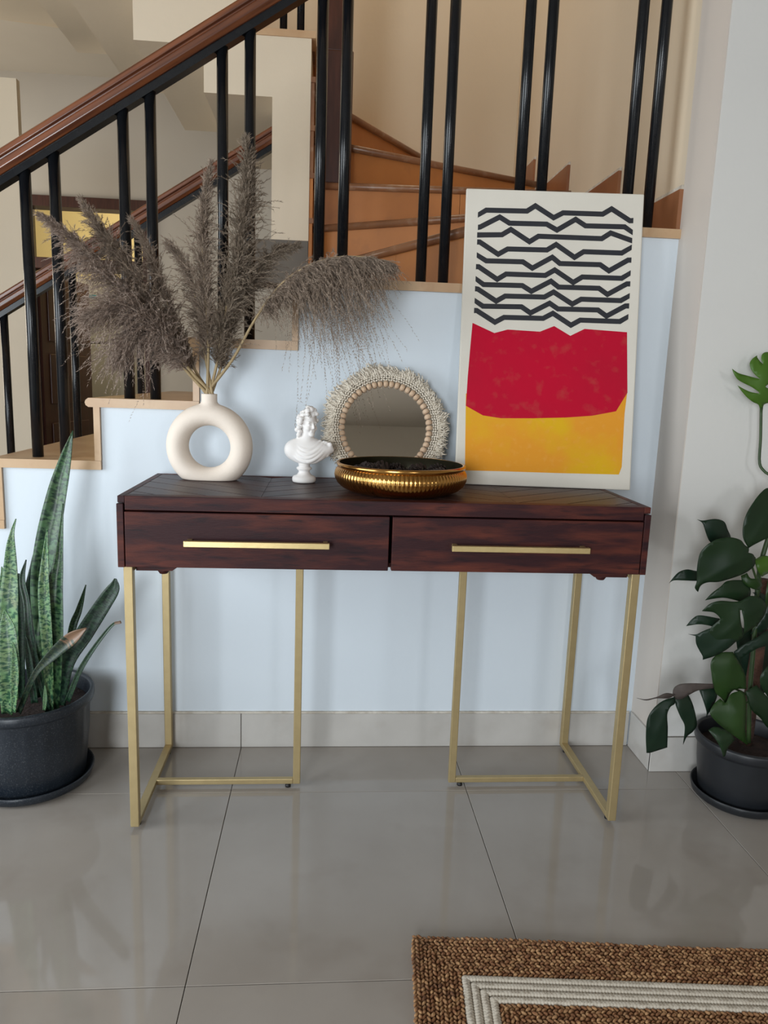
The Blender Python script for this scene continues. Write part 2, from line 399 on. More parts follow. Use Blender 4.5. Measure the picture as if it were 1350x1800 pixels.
# upper flight: stepped concrete slab with stone treads, its pier and a block coloured dark as soffit in shade
ub = [(-.225, 1.60), (-.225, Z[10] - TH)]
top = []
for i in range(10):
    xa = -.24 if i == 0 else UX[i - 1]; top += [(xa, Z[10] + .168 * i - TH), (UX[i], Z[10] + .168 * i - TH)]
bot = [(UX[9], 3.75)]
bx = [-.38, -.634, -.888, -1.142, -1.40, -1.65]
bz = [2.114, 2.277, 2.44, 2.60, 2.72]
for i in range(4, -1, -1): bot += [(bx[i + 1] if i < 4 else UX[9], bz[i]), (bx[i], bz[i])]
struct(prism('wall_upper_flight', top + bot, 1.413, 2.415, 'cream'))
struct(prism('wall_pier', [(-.38, 1.602), (-.236, 1.602), (-.236, Z[10] - TH), (-.38, Z[10] - TH)], 1.412, 1.62, 'cream'))
struct(box('trim_shaded_soffit', -.52, -.237, 1.415, 1.62, 1.44, 1.6015, 'slab'))  # soffit edge under the pier, its shade put into the dark colour
for i in range(4):
    xa = -.22 if i == 0 else UX[i - 1]
    box('tread', UX[i], xa, 1.405, 2.41, Z[10] + .168 * i - TH, Z[10] + .168 * i, 'stone', st)
    box('riser', UX[i] - .018, UX[i], 1.407, 2.41, Z[10] + .168 * i, Z[11] + .168 * i - TH, 'riser', st)
for k, z0 in enumerate((1.515, 1.68, 1.85, 2.02)):
    box('riser_end', -.2355, -.222, 1.415, 1.50, z0, z0 + .155, 'riser' if k < 2 else 'nosing', st)
    o = box('nosing_end', -.2355, -.218, 1.408, 1.50, z0 + .153, z0 + .172, 'nosing', st)

# newel post of the upper flight
nw = tag(empty('newel_post', (-.13, 1.56, Z[7])), 'dark brown square wooden newel post standing on the stair winders', 'post')
bevel(box('base_block', -.055, .055, -.05, .05, 0, .49, 'newel', nw), .006)
bevel(box('shaft', -.055, .030, -.04, .04, .49, 1.25, 'newel', nw), .004)
bevel(box('cap', -.07, .05, -.06, .06, 1.25, 1.29, 'newel', nw), .006)

SL = .168 / .262


def rail(name, label, y, xa, xb, zoff, th, wid, bal, rb, slope=SL):
    """sloped wooden rail on a black flat bar with round black balusters; z of the rail top at x is zoff + slope*x"""
    t = tag(empty(name, (xa, y, 0)), label, 'railing')
    dz = lambda x: zoff + slope * x
    prof = [(-.5, -.60), (-.5, -.40), (-.36, -.34), (-.36, -.29), (-.46, -.24), (-.46, -.08), (-.36, .0), (.36, .0), (.46, -.08), (.46, -.24), (.36, -.29), (.36, -.34), (.5, -.40), (.5, -.60), (.34, -.74), (-.34, -.74)]
    ca = 1 / sqrt(1 + slope * slope); L_ = (xb - xa) / ca
    v = [(x, a * wid, b * th / .74 * ca) for x in (0, L_) for a, b in prof]
    n = len(prof)
    f = [tuple(range(n)), tuple(range(2 * n - 1, n - 1, -1))] + [(i, (i + 1) % n, (i + 1) % n + n, i + n) for i in range(n)]
    hr = bevel(link('handrail', mesh(v, f), 'rail', t, (0, 0, dz(xa))), .002); hr.rotation_euler = (0, -math.atan(slope), 0)
    v = []
    hb = th * .36
    for x in (xa, xb):
        for a in (-.27, .27):
            for zz in (-th - hb, -th): v.append((x - xa, a * wid, dz(x) + zz))
    link('under_bar', mesh(v, [(0, 1, 3, 2), (4, 6, 7, 5), (0, 4, 5, 1), (2, 3, 7, 6), (0, 2, 6, 4), (1, 5, 7, 3)]), 'black', t)
    for x, zb in bal:
        link('baluster', tube_me([(x - xa, 0, zb), (x - xa, 0, dz(x) - th - hb * .5)], rb, 16), 'black', t)
    return t


fb = [(-1.47, Z[-1]), (-1.39, Z[-1]), (-1.205, Z[0]), (-1.135, Z[0]), (-.9425, Z[1]), (-.868, Z[1]), (-.691, Z[2]), (-.621, Z[2]), (-.437, Z[3]), (-.366, Z[3]), (-.181, Z[4]), (-.117, Z[4]), (.100, Z[4]), (.162, Z[4]),
      (.361, Z[5]), (.421, Z[5]), (.664, Z[5]), (.726, Z[5])]
rail('stair_railing', 'front stair railing with wooden handrail and paired black balusters above the white wall', .475, -1.75, CX - .01, 1.627 + .9992 * SL - .008, .062, .062, fb, .0146)
bb_ = [(-1.416, Z[-1]), (-1.151, Z[0]), (-.897, Z[1]), (-.642, Z[2])]
rail('stair_railing', 'rear stair railing with thinner single black balusters ending at the cream pier', 1.45, -1.75, -.374, 2.262, .062, .062, bb_, .0146)
t = tag(empty('upper_railing', (-.3, 1.53, Z[10])), 'short upper flight railing with two black balusters on a stone ledge', 'railing')
for x in (-.348, -.282): link('baluster', tube_me([(x + .3, 0, 0), (x + .3, 0, .86)], .0145, 14), 'black', t)
v = [(x, y, z) for x in (-.5, .2) for y in (-.03, .03) for z in (.86 - .64 * (x - .0), .92 - .64 * (x - .0))]
link('handrail', mesh(v, [(0, 1, 3, 2), (4, 6, 7, 5), (0, 4, 5, 1), (2, 3, 7, 6), (0, 2, 6, 4), (1, 5, 7, 3)]), 'rail', t)

# ------------------------------------------------------------------ kitchen doorway and fridge
dr = struct(empty('door_1', (-2.085, 4.69, 0)))
for nm, a in (('jamb', (-.50, -.44, 0, 2.36)), ('jamb', (.44, .50, 0, 2.36)), ('lintel', (-.50, .50, 2.33, 2.41)), ('transom_bar', (-.44, .44, 1.86, 1.945))):
    bevel(box(nm, a[0], a[1], -.03, .14, a[2], a[3], 'door', dr), .004)
lf = empty('door_leaf', (-.44, .12, 0)); lf.parent = dr; lf.rotation_euler = (0, 0, radians(80))
box('leaf_board', 0, .82, -.02, .02, .02, 1.85, 'door', lf)
for z0, z1 in ((.12, .62), (.78, 1.2), (1.3, 1.75)):
    bevel(box('panel', .1, .72, -.032, -.018, z0, z1, 'door', lf), .010)
fr = tag(empty('refrigerator', (-2.49, 6.4, 0)), 'silver two-door refrigerator seen through the kitchen doorway', 'refrigerator')
bevel(box('body', -.23, .23, .05, .6, 0, 1.885, 'fridge', fr), .01)
for nm, z0, z1 in (('freezer_door', 1.365, 1.885), ('main_door', .08, 1.345)):
    d = box(nm, -.225, .225, -.01, .045, z0, z1, 'fridge', fr); bevel(d, .012)
    box('door_edge', -.229, -.165, -.014, .01, z0, z1, 'fridge_edge', d)
    zc = z0 + .05 if nm == 'freezer_door' else z1 - .48
    link('handle', tube_me([(-.185, -.02, zc), (-.185, -.045, zc + .03), (-.185, -.045, zc + .38), (-.185, -.02, zc + .41)], .012, 8), 'chrome', d)
box('badge', -.13, -.03, -.017, -.009, 1.80, 1.835, 'teal', fr)
link('lock', tube_me([(.10, -.02, 1.27), (.10, 0, 1.27)], .014, 12), 'chrome', fr)

# ------------------------------------------------------------------ console table
HT, DT = .809, .386
tb = tag(empty('console_table', (0, 0, 0)), 'dark wooden console table with two drawers on satin gold legs', 'console table')
BX, BYF, BYB = .5855, .030, .374
for nm, a in (('edge_board', (-.6008, -BX, 0, DT, .794)), ('edge_board', (BX, .6008, 0, DT, .794)), ('edge_board', (-BX, BX, 0, BYF - .001, .7775)), ('edge_board', (-BX, BX, BYB + .001, DT, .794))):
    bevel(box(nm, *a, HT, 'wood', tb), .0012)
box('top_base', -BX, BX, BYF, DT - .004, .784, .8005, 'rubber', tb)


def clip(poly, a, b, c):
    out = []
    for i in range(len(poly)):
        p, q_ = poly[i], poly[(i + 1) % len(poly)]; dp = a * p[0] + b * p[1] - c; dq = a * q_[0] + b * q_[1] - c
        if dp >= 0: out.append(p)
        if dp * dq < 0: t_ = dp / (dp - dq); out.append((p[0] + (q_[0] - p[0]) * t_, p[1] + (q_[1] - p[1]) * t_))
    return out


cols = [(-BX + .0012, -.2930), (-.2922, -.0004), (.0004, .2922), (.2930, BX - .0012)]
for ci, (x0, x1) in enumerate(cols):
    s = -.70 if ci % 2 == 0 else .70
    ang = math.atan(s); xe = x0 if s < 0 else x1
    for k in range(-4, 9):
        c0 = .0707 + .0805 * (k - 3) + (0 if s < 0 else 0); c1 = c0 + .0805
        p = [(x0, BYF), (x1, BYF), (x1, BYB), (x0, BYB)]
        ref = x0 if s < 0 else x1
        off = 0
        # keep c0 < y - s*(x-ref) < c1, with a thin open joint
        p = clip(p, -s, 1, c0 + .0021 - s * ref + off); p = clip(p, s, -1, -(c1 - .0021) + s * ref) if p else p
        if len(p) < 3: continue
        cx = sum(a[0] for a in p) / len(p); cy = sum(a[1] for a in p) / len(p)
        R = Matrix.Rotation(-ang, 2); pl = [tuple(R @ Vector((a[0] - cx, a[1] - cy))) for a in p]
        o = prism('plank', pl, -.004, .0035, 'plank', tb, axis='z'); o.location = (cx, cy, .8048); o.rotation_euler = (0, 0, ang)
for s in (-1, 1):
    bevel(box('side_panel', min(s * .5888, s * .6036), max(s * .5888, s * .6036), 0, DT - .004, .6482, .7912, 'wood', tb), .0012)
box('back_panel', -.588, .588, DT - .018, DT - .006, .655, .784, 'wood', tb)
box('bottom_panel', -.588, .588, .022, DT - .018, .652, .662, 'wood', tb)
for x0, x1 in ((-.5862, -.0035), (.0035, .5862)):
    d = empty('drawer', ((x0 + x1) / 2, 0, .65)); d.parent = tb
    w = (x1 - x0) / 2
    bevel(box('drawer_front', -w, w, -.002, .018, -.0005, .1242, 'wood', d), .0015)
    box('drawer_box', -w + .02, w - .02, .018, .34, .014, .10, 'plank', d)
    xc = -.001 if x0 < 0 else 0
    h = bevel(box('handle', xc - .1585, xc + .1585, -.034, -.022, .054, .0675, 'handle', d), .0012)
    for xx in (-.149, .149): box('handle_post', xc + xx - .005, xc + xx + .005, -.023, -.001, .056, .066, 'handle', h)
LW = .0142
for s in (-1, 1):
    def bar(nm, xa, xb, ya, yb, za, zb):
        return bevel(box(nm, min(s * xa, s * xb), max(s * xa, s * xb), ya, yb, za, zb, 'gold', tb), .0016)
    xo = .5908 + .003; xi = xo - .0200
    bar('leg', xi, xo, .007, .027, .010, .6485); bar('leg', xi, xo, .3836, .4036 - .0, .010, .6485)
    bar('side_bar', xi, xo, .027, .3836, .010, .0235)
    bar('leg', .1998, .2190, .191, .205, .010, .652); bar('cross_bar', .2190, xi + .0005, .191, .205, .010, .0245)
    bar('top_plate', xi, xo, .027, .3836, .634, .648); bar('top_plate', .2190, xi, .191, .205, .640, .651)
    blk = prism('corner_block', [(s * .572, .653), (s * .465, .653), (s * .492, .6335), (s * .572, .6335)], .03, .075, 'wood', tb)
    k = link('block_knob', lathe_me([(0.0, -.008), (.009, -.006), (.013, .0), (.013, .006), (0, .006)], 16), 'wood', blk, (s * .515, .050, .629))
    for x, y in ((xi + .010, .036), (xi + .010, .375), (.232, .198)):
        link('foot_pad', lathe_me([(0, 0), (.0075, 0), (.0075, .006), (.004, .0075), (.004, .0105), (0, .0105)], 14), 'rubber', tb, (s * x, y, 0))

# ------------------------------------------------------------------ canvas print leaning on the railing
cv = tag(empty('canvas_print', (.1961, .3155, HT + .0008)), 'tall cream canvas print with black zigzag bands over red and amber shapes', 'canvas print')
YC, TI, CW, CH = -.09, .1429, .4703, .7829
u = Vector((cos(YC), sin(YC), 0)); nn = Vector((-sin(YC), cos(YC), 0)); vv = Vector((0, 0, 1)) * cos(TI) + nn * sin(TI); nb = u.cross(vv)
Mx = Matrix.Identity(4)
for i in range(3): Mx[i][0], Mx[i][1], Mx[i][2] = u[i], vv[i], nb[i]
cv.rotation_euler = Mx.to_euler()        # local x = across, y = up the canvas, z = towards the viewer
bevel(box('stretched_canvas', 0, CW, 0, CH, -.012, 0, 'canvas', cv), .003)
BANDS = [[[0.0329,0.7134],[0.0545,0.7269],[0.1624,0.728],[0.1839,0.7425],[0.2334,0.7131],[0.258,0.7267],[0.3625,0.7267],[0.3854,0.7413],[0.4351,0.7119],[0.4441,0.7127]],[[0.0343,0.6811],[0.0402,0.6823],[0.0909,0.7101],[0.1176,0.6949],[0.2156,0.6957],[0.2439,0.6811],[0.2918,0.7108],[0.3187,0.6947],[0.4218,0.6956],[0.4441,0.6813]],[[0.0331,0.6612],[0.0988,0.664],[0.1218,0.6786],[0.1724,0.6482],[0.1954,0.6633],[0.363,0.6626],[0.3859,0.6782],[0.4436,0.6599]],[[0.0338,0.6428],[0.0408,0.643],[0.0909,0.6125],[0.1155,0.6272],[0.2196,0.6281],[0.2431,0.6432],[0.2933,0.6113],[0.3168,0.6269],[0.4175,0.6268],[0.4434,0.643]],[[0.0342,0.6089],[0.06,0.5942],[0.1571,0.5949],[0.183,0.5792],[0.2345,0.6096],[0.2554,0.5937],[0.3621,0.5943],[0.386,0.579],[0.435,0.6088],[0.444,0.6091]],[[0.0334,0.5779],[0.0405,0.5781],[0.0912,0.5466],[0.1142,0.5613],[0.218,0.5612],[0.2425,0.5764],[0.2928,0.5453],[0.3163,0.5605],[0.4207,0.5605],[0.4436,0.5756]],[[0.0337,0.5465],[0.0555,0.5316],[0.1583,0.5325],[0.1831,0.5182],[0.2338,0.5467],[0.2546,0.5318],[0.3615,0.5323],[0.3849,0.5169],[0.4349,0.5464],[0.444,0.5466]],[[0.0333,0.52],[0.0409,0.5192],[0.091,0.4891],[0.1141,0.5033],[0.218,0.5042],[0.2421,0.5184],[0.2929,0.4883],[0.316,0.502],[0.4209,0.5019],[0.444,0.5156]],[[0.0335,0.4889],[0.0563,0.4746],[0.1587,0.4765],[0.1831,0.4611],[0.2328,0.4886],[0.2557,0.4742],[0.3616,0.4752],[0.3851,0.4598],[0.4342,0.4883],[0.4438,0.4886]],[[0.0331,0.4624],[0.0402,0.4626],[0.0898,0.4334],[0.1135,0.4471],[0.2174,0.448],[0.2426,0.4623],[0.2919,0.4326],[0.316,0.4468],[0.421,0.4468],[0.4431,0.4605]]]
RED = [[0.0304, 0.4297], [0.0895, 0.4048], [0.1244, 0.4153], [0.2104, 0.4127], [0.2476, 0.4288], [0.2916, 0.4045], [0.3286, 0.4241], [0.4415, 0.4193], [0.4502, 0.2593], [0.4222, 0.209], [0.3594, 0.195], [0.2888, 0.1875], [0.2027, 0.1825], [0.1166, 0.1796], [0.0682, 0.1853], [0.0216, 0.2093], [0.0235, 0.2876], [0.0267, 0.3582]]
YEL = [[0.0203, 0.2421], [0.45, 0.2643], [0.4453, 0.2035], [0.4445, 0.0614], [0.4378, 0.0409], [0.2751, 0.0388], [0.1226, 0.0381], [0.026, 0.0369]]
hw = .0067
for b in BANDS:
    P = [Vector(p) for p in b]; up = []; dn = []
    for i, p in enumerate(P):
        d0 = (P[i] - P[i - 1]).normalized() if i else None; d1 = (P[i + 1] - P[i]).normalized() if i < len(P) - 1 else None
        if d0 is None or d1 is None: up.append(p + Vector((0, hw * 1.05))); dn.append(p - Vector((0, hw * 1.05))); continue
        n0 = Vector((-d0.y, d0.x)); n1 = Vector((-d1.y, d1.x)); mi = (n0 + n1).normalized(); l = hw / max(.5, mi.dot(n0)); up.append(p + mi * l); dn.append(p - mi * l)
    v = [(*p, .0004) for p in up] + [(*p, .0004) for p in dn]; n = len(P)
    link('printed_band', mesh(v, [(i + n, i + 1 + n, i + 1, i) for i in range(n - 1)]), 'ink', cv)
o = link('printed_red_shape', prism_me(RED, .0001, .0004, 'z'), 'red', cv); o['label'] = 'crimson red printed shape'
o = link('printed_amber_shape', prism_me(YEL, .0000, .0002, 'z'), 'yel', cv); o['label'] = 'amber yellow printed shape'

# ------------------------------------------------------------------ implicit surfaces (ring vase, bust)


def surface_nets(F, lo, h):
    s = F < 0; nx, ny, nz = F.shape
    cs = [(i, j, k) for i in (0, 1) for j in (0, 1) for k in (0, 1)]
    cnt = np.zeros((nx - 1, ny - 1, nz - 1), np.int8)
    for i, j, k in cs: cnt += s[i:nx - 1 + i, j:ny - 1 + j, k:nz - 1 + k]
    act = np.argwhere((cnt > 0) & (cnt < 8)); idx = -np.ones(cnt.shape, int); idx[tuple(act.T)] = np.arange(len(act))
    acc = np.zeros((len(act), 3)); num = np.zeros(len(act))
    for a in range(8):
        for ax in range(3):
            c = cs[a]
            if c[ax]: continue
            d = list(c); d[ax] = 1
            f0 = F[tuple((act + c).T)]; f1 = F[tuple((act + d).T)]; m = (f0 < 0) != (f1 < 0)
            t = np.where(m, f0 / np.where(f0 == f1, 1, f0 - f1), 0); p = act + np.array(c, float); p[:, ax] += t
            acc += p * m[:, None]; num += m
    v = lo + (acc / num[:, None]) * h
    faces = []
    for ax in range(3):
        o1, o2 = [(1, 2), (2, 0), (0, 1)][ax]
        a = [slice(None)] * 3; b = [slice(None)] * 3; a[ax] = slice(0, -1); b[ax] = slice(1, None)
        s0, s1 = s[tuple(a)], s[tuple(b)]
        e = np.argwhere(s0 != s1); e = e[(e[:, o1] > 0) & (e[:, o2] > 0) & (e[:, o1] < F.shape[o1] - 1) & (e[:, o2] < F.shape[o2] - 1)]
        d1 = np.zeros(3, int); d1[o1] = 1; d2 = np.zeros(3, int); d2[o2] = 1
        q = np.stack([idx[tuple((e - d1 - d2).T)], idx[tuple((e - d2).T)], idx[tuple(e.T)], idx[tuple((e - d1).T)]], 1)
        fl = ~s0[tuple(e.T)]; q[fl] = q[fl][:, ::-1]; faces.append(q)
    f = np.vstack(faces); f = f[(f >= 0).all(1)]
    return mesh(v.tolist(), f.tolist(), True)


def grid(lo, hi, h):
    ax = [np.arange(a, b + h, h) for a, b in zip(lo, hi)]
    return np.meshgrid(*ax, indexing='ij')


smin = lambda a, b, k: (lambda hh: b + (a - b) * hh - k * hh * (1 - hh))(np.clip(.5 + .5 * (b - a) / k, 0, 1))
smax = lambda a, b, k: -smin(-a, -b, k)


def ell(X, Y, Zz, c, r):
    k = np.sqrt(((X - c[0]) / r[0]) ** 2 + ((Y - c[1]) / r[1]) ** 2 + ((Zz - c[2]) / r[2]) ** 2)
    return (k - 1) * min(r)


def cap(X, Y, Zz, a, b, ra, rb=None):
    a = np.array(a, float); b = np.array(b, float); rb = ra if rb is None else rb; ab = b - a
    t = np.clip(((X - a[0]) * ab[0] + (Y - a[1]) * ab[1] + (Zz - a[2]) * ab[2]) / (ab @ ab), 0, 1)
    return np.sqrt((X - a[0] - t * ab[0]) ** 2 + (Y - a[1] - t * ab[1]) ** 2 + (Zz - a[2] - t * ab[2]) ** 2) - (ra + (rb - ra) * t)


# vase: ring body, neck, flat foot
VX, VY, VZ = -.4466, .290, HT + .0035
lo, hi, h = (-.122, -.045, -.004), (.122, .045, .235), .0021
X, Y, Zz = grid(lo, hi, h)
zc = .8982 - HT - .003
q_ = np.sqrt(X ** 2 + (Zz - zc) ** 2) - .0815
ring = np.sqrt(q_ ** 2 + (Y * .88) ** 2) - .0283
rad = np.sqrt(X ** 2 + Y ** 2)
neck = np.maximum(rad - (.0198 + np.clip(.190 - Zz, 0, .03) * .10), np.abs(Zz - .200) - .020)
F = smin(ring, neck, .010)
F = smax(F, rad - .016 - 10 * np.clip(.17 - Zz, 0, 1) if False else F, .001)
hole = np.maximum(rad - .0158, .180 - Zz); F = np.maximum(F, -hole)
F = smax(F, .0005 - Zz, .004)
vs = tag(link('ring_vase', surface_nets(F, np.array(lo), h), 'vase', None, (VX, VY, VZ - .0045)), 'cream ceramic ring vase with round hole, holding dried plumes', 'vase')
vs.rotation_euler = (0, 0, radians(-3))
VMOUTH = Vector((VX, VY, VZ + .219))

# bust
BXc, BYc = -.205, .283
bs = tag(empty('bust', (BXc, BYc, HT + .001)), 'small white plaster bust of a draped figure with curly hair', 'bust')
link('socle', lathe_me([(0, 0), (.0285, 0), (.0305, .004), (.0305, .0105), (.028, .0150), (.019, .0185), (.0145, .025), (.0140, .0295), (.0185, .0325), (.0200, .0355), (.0185, .0385), (.0140, .0405), (.0155, .049), (0, .049)], 40), 'bust', bs)
lo, hi, h = (-.056, -.040, .038), (.086, .046, .203), .00098
X, Y, Zz = grid(lo, hi, h)
body = ell(X, Y, Zz, (.003, .006, .082), (.048, .026, .036))
body = smin(body, ell(X, Y, Zz, (.044, .006, .086), (.034, .022, .017)), .012)
body = smin(body, ell(X, Y, Zz, (-.032, .004, .082), (.018, .020, .020)), .012)
body = smin(body, ell(X, Y, Zz, (.012, -.006, .070), (.040, .019, .026)), .010)
body = smax(body, (.0465 - Zz) + .10 * np.abs(X - .006) - .0 + .45 * np.clip(X - .030, 0, 1), .003)
body = smax(body, (X - .074) + .45 * (Zz - .092), .003)
# draped folds: ridges swinging from the left shoulder under the neck to the right shoulder
tt = np.linspace(0, 1, 30)
for (xa, za, xb, zb, sag, yy, rr) in ((-.030, .102, .050, .104, .030, -.0235, .0040), (-.036, .096, .056, .103, .036, -.0245, .0036), (-.040, .090, .062, .100, .041, -.0235, .0040), (-.026, .106, .040, .106, .022, -.0205, .0034)):
    xs = xa + (xb - xa) * tt; zs = za + (zb - za) * tt - sag * 4 * tt * (1 - tt) * (1 - .25 * (tt - .4)); ys = .006 + (yy - .006) * np.sin(pi * np.clip(tt, .03, .97)) ** .55
    for i in range(29):
        body = smin(body, cap(X, Y, Zz, (xs[i], ys[i], zs[i]), (xs[i + 1], ys[i + 1], zs[i + 1]), rr), .0030)
body = smin(body, cap(X, Y, Zz, (.066, -.004, .098), (.058, -.002, .070), .0055, .0045), .004)
body = smax(body, -cap(X, Y, Zz, (.000, -.030, .062), (.014, -.030, .044), .0022), .002)
neck = cap(X, Y, Zz, (.003, .006, .094), (.007, .002, .132), .0165, .0135)
body = smin(body, neck, .008)
# head, turned towards the viewer's right
hc = np.array((.0085, .000, .1475)); yawh = radians(34)
hx = ((X - hc[0]) * cos(yawh) + (Y - hc[1]) * sin(yawh)) / 1.13; hy = (-(X - hc[0]) * sin(yawh) + (Y - hc[1]) * cos(yawh)) / 1.13; hz = (Zz - hc[2]) / 1.08
head = ell(hx, hy, hz, (0, .004, .008), (.0185, .0225, .0225))
head = smin(head, ell(hx, hy, hz, (0, -.0055, -.0085), (.0135, .0145, .0190)), .006)
head = smin(head, ell(hx, hy, hz, (0, -.0165, -.0225), (.0062, .0050, .0050)), .005)
head = smin(head, cap(hx, hy, hz, (-.009, -.0172, .0050), (.009, -.0172, .0050), .0030), .003)
head = smin(head, cap(hx, hy, hz, (0, -.0195, .0055), (0, -.0240, -.0060), .0017, .0024), .0022)
head = smin(head, ell(hx, hy, hz, (0, -.0215, -.0070), (.0042, .0028, .0022)), .002)
for s in (-1, 1):
    head = smax(head, -ell(hx, hy, hz, (s * .0075, -.0225, .0012), (.0046, .0050, .0030)), .0022)
    head = smin(head, ell(hx, hy, hz, (s * .0072, -.0172, .0008), (.0029, .0024, .0017)), .0008)
    head = smin(head, ell(hx, hy, hz, (s * .0092, -.0140, -.0075), (.0050, .0050, .0055)), .004)
    head = smin(head, ell(hx, hy, hz, (s * .0185, .002, -.001), (.0028, .0045, .0062)), .002)
for dz, r in ((-.0125, .0017), (-.0155, .0019)):
    head = smin(head, cap(hx, hy, hz, (-.0030, -.0185, dz), (.0030, -.0185, dz), r), .0022)
head = smax(head, -cap(hx, hy, hz, (-.0036, -.0214, -.0140), (.0036, -.0214, -.0140), .0006), .0008)
body = smin(body, head * 1.12, .005)
rg = random.Random(3)
hair = np.full_like(F if F.shape == X.shape else X, 1.0)
for i in range(150):
    th = rg.uniform(0, 2 * pi); ph = rg.uniform(-.9, 1.5)
    d = Vector((cos(ph) * sin(th), -cos(ph) * cos(th), sin(ph)))
    if d.y < -.25 and d.z < .52: continue
    if abs(d.x) > .6 and d.y < .05 and d.z < .25: continue
    r = rg.uniform(.0034, .0056); p = (d.x * .0205, .004 + d.y * .0235, .008 + d.z * .0245)
    b = np.sqrt((hx - p[0]) ** 2 + (hy - p[1]) ** 2 + (hz - p[2]) ** 2) - r
    hair = smin(hair, b, .0012)
for p, r in (((-.008, -.010, .034), .0068), ((.000, -.012, .036), .0068), ((.008, -.010, .034), .0068), ((-.003, -.004, .039), .0068), ((.005, -.003, .038), .0066), ((-.019, .006, -.016), .006), ((-.020, .008, -.024), .0055), ((-.017, .012, -.030), .0055), ((-.022, -.002, .006), .006), ((-.021, -.004, .014), .006), ((.021, -.002, .010), .0055), ((-.023, .010, -.012), .006), ((.018, .010, -.018), .006), ((-.022, .004, -.006), .006), ((.012, -.016, .026), .005), ((-.012, -.016, .025), .005)):
    hair = smin(hair, np.sqrt((hx - p[0]) ** 2 + (hy - p[1]) ** 2 + (hz - p[2]) ** 2) - r, .0013)
body = smin(body, hair, .0012)
link('figure', surface_nets(body, np.array(lo), h), 'bust', bs)

# ------------------------------------------------------------------ brass bowl with dried cones
bw = tag(empty('brass_bowl', (.0335, .158, HT + .001)), 'wide ribbed brass bowl with smooth rim and dark lining', 'bowl')
out = [(0, .0), (.118, .0), (.128, .003), (.143, .010), (.154, .020), (.160, .032), (.1615, .040), (.160, .048), (.156, .055), (.1535, .058)]
nr = 100
link('ribbed_body', lathe_me(out, nr * 6, lambda t, k, r, z: 1 + (.0095 * (abs(cos(nr * t / 2)) - .6) if 2 < k < 9 else 0)), 'bowl', bw)
link('rim', lathe_me([(.1535, .0575), (.1555, .060), (.1575, .063), (.1575, .0665), (.1560, .0695), (.1530, .0700), (.1500, .069)], 96), 'bowl', bw)
link('lining', lathe_me([(.1502, .0692), (.1515, .062), (.1545, .045), (.150, .025), (.135, .012), (.110, .007), (0, .006)], 96), 'bowl_in', bw)


def cone_me(seed):
    r_ = random.Random(seed); v = []; f = []
    for k in range(60):
        z = (k / 60) ** .9; a = k * 2.39996; rr = .5 * sin(pi * (.12 + .80 * z)) ; L_ = .34 * (1 - .35 * z)
        d = Vector((cos(a), sin(a), .45 + .5 * z)).normalized(); t_ = Vector((-sin(a), cos(a), 0)); b0 = Vector((cos(a) * rr * .55, sin(a) * rr * .55, z - .5)); i = len(v)
        e = b0 + d * L_ * (1 + r_.uniform(-.2, .2))
        v += [b0 + t_ * .10, b0 - t_ * .10, e + t_ * .11, e - t_ * .11, e + Vector((0, 0, .07)), b0 + Vector((0, 0, .05))]
        f += [(i, i + 1, i + 3, i + 2), (i, i + 2, i + 4, i + 5), (i + 1, i + 5, i + 4, i + 3), (i + 2, i + 3, i + 4)]
    n = len(v)
    for k in range(6): v.append((.2 * cos(k * pi / 3), .2 * sin(k * pi / 3), 0))
    v += [(0, 0, -.5), (0, 0, .45)]
    for k in range(6): f += [(n + k, n + (k + 1) % 6, n + 7), (n + (k + 1) % 6, n + k, n + 6)]
    return mesh([tuple(Vector(p) * .046) for p in v], f)


cms = [cone_me(i) for i in range(3)]
for m_ in cms: m_.materials.append(MT['cone'])
for i, (x, y, z) in enumerate(((-.085, .045, .040), (-.040, .075, .042), (-.055, .025, .040), (.000, .090, .036), (.005, .040, .032), (.055, .080, .040), (.098, .040, .043), (.085, .000, .034), (-.105, -.005, .036), (.040, .02, .036), (-.01, -.05, .03), (.05, -.06, .03), (-.065, -.05, .03))):
    o = link('dried_cone', cms[i % 3], None, None, (.0335 + x, .158 + y, HT + z)); o.rotation_euler = (rg.uniform(0, 6), rg.uniform(0, 6), rg.uniform(0, 6))
    tag(o, 'dark spiky dried cone lying inside the ribbed brass bowl', 'cone', 'dried cones in the brass bowl')

# ------------------------------------------------------------------ macrame mirror
MC = at(678, 752, .353); MTI = radians(11.3)
mr = tag(empty('mirror', MC), 'round mirror with wooden beads and shaggy cream macrame fringe', 'mirror')
mr.rotation_euler = (pi / 2 - MTI, 0, 0)       # local z faces the room, y up


def ring_disc(r, z0, z1, n=72):
    return lathe_me([(0, z0), (r, z0), (r, z1), (0, z1)], n)


link('backing', ring_disc(.150, -.014, -.006), 'cotton', mr)
g = link('glass', mesh([(.114 * cos(t), .114 * sin(t), -.002) for t in np.linspace(0, 2 * pi, 97)[:-1]], [tuple(range(96))]), 'mirror', mr)
bead = lathe_me([(.0016, -.0066), (.0055, -.0064), (.0078, -.0038), (.0085, 0), (.0078, .0038), (.0055, .0064), (.0016, .0066)], 16)
bead.materials.append(MT['bead'])
for i in range(48):
    a = 2 * pi * i / 48 + .02; sc = rg.uniform(.94, 1.04)
    o = link('bead', bead, None, mr, (.1175 * cos(a), .1175 * sin(a), .004)); o.rotation_euler = (pi / 2, 0, a); o.scale = (sc, sc, 1.0)


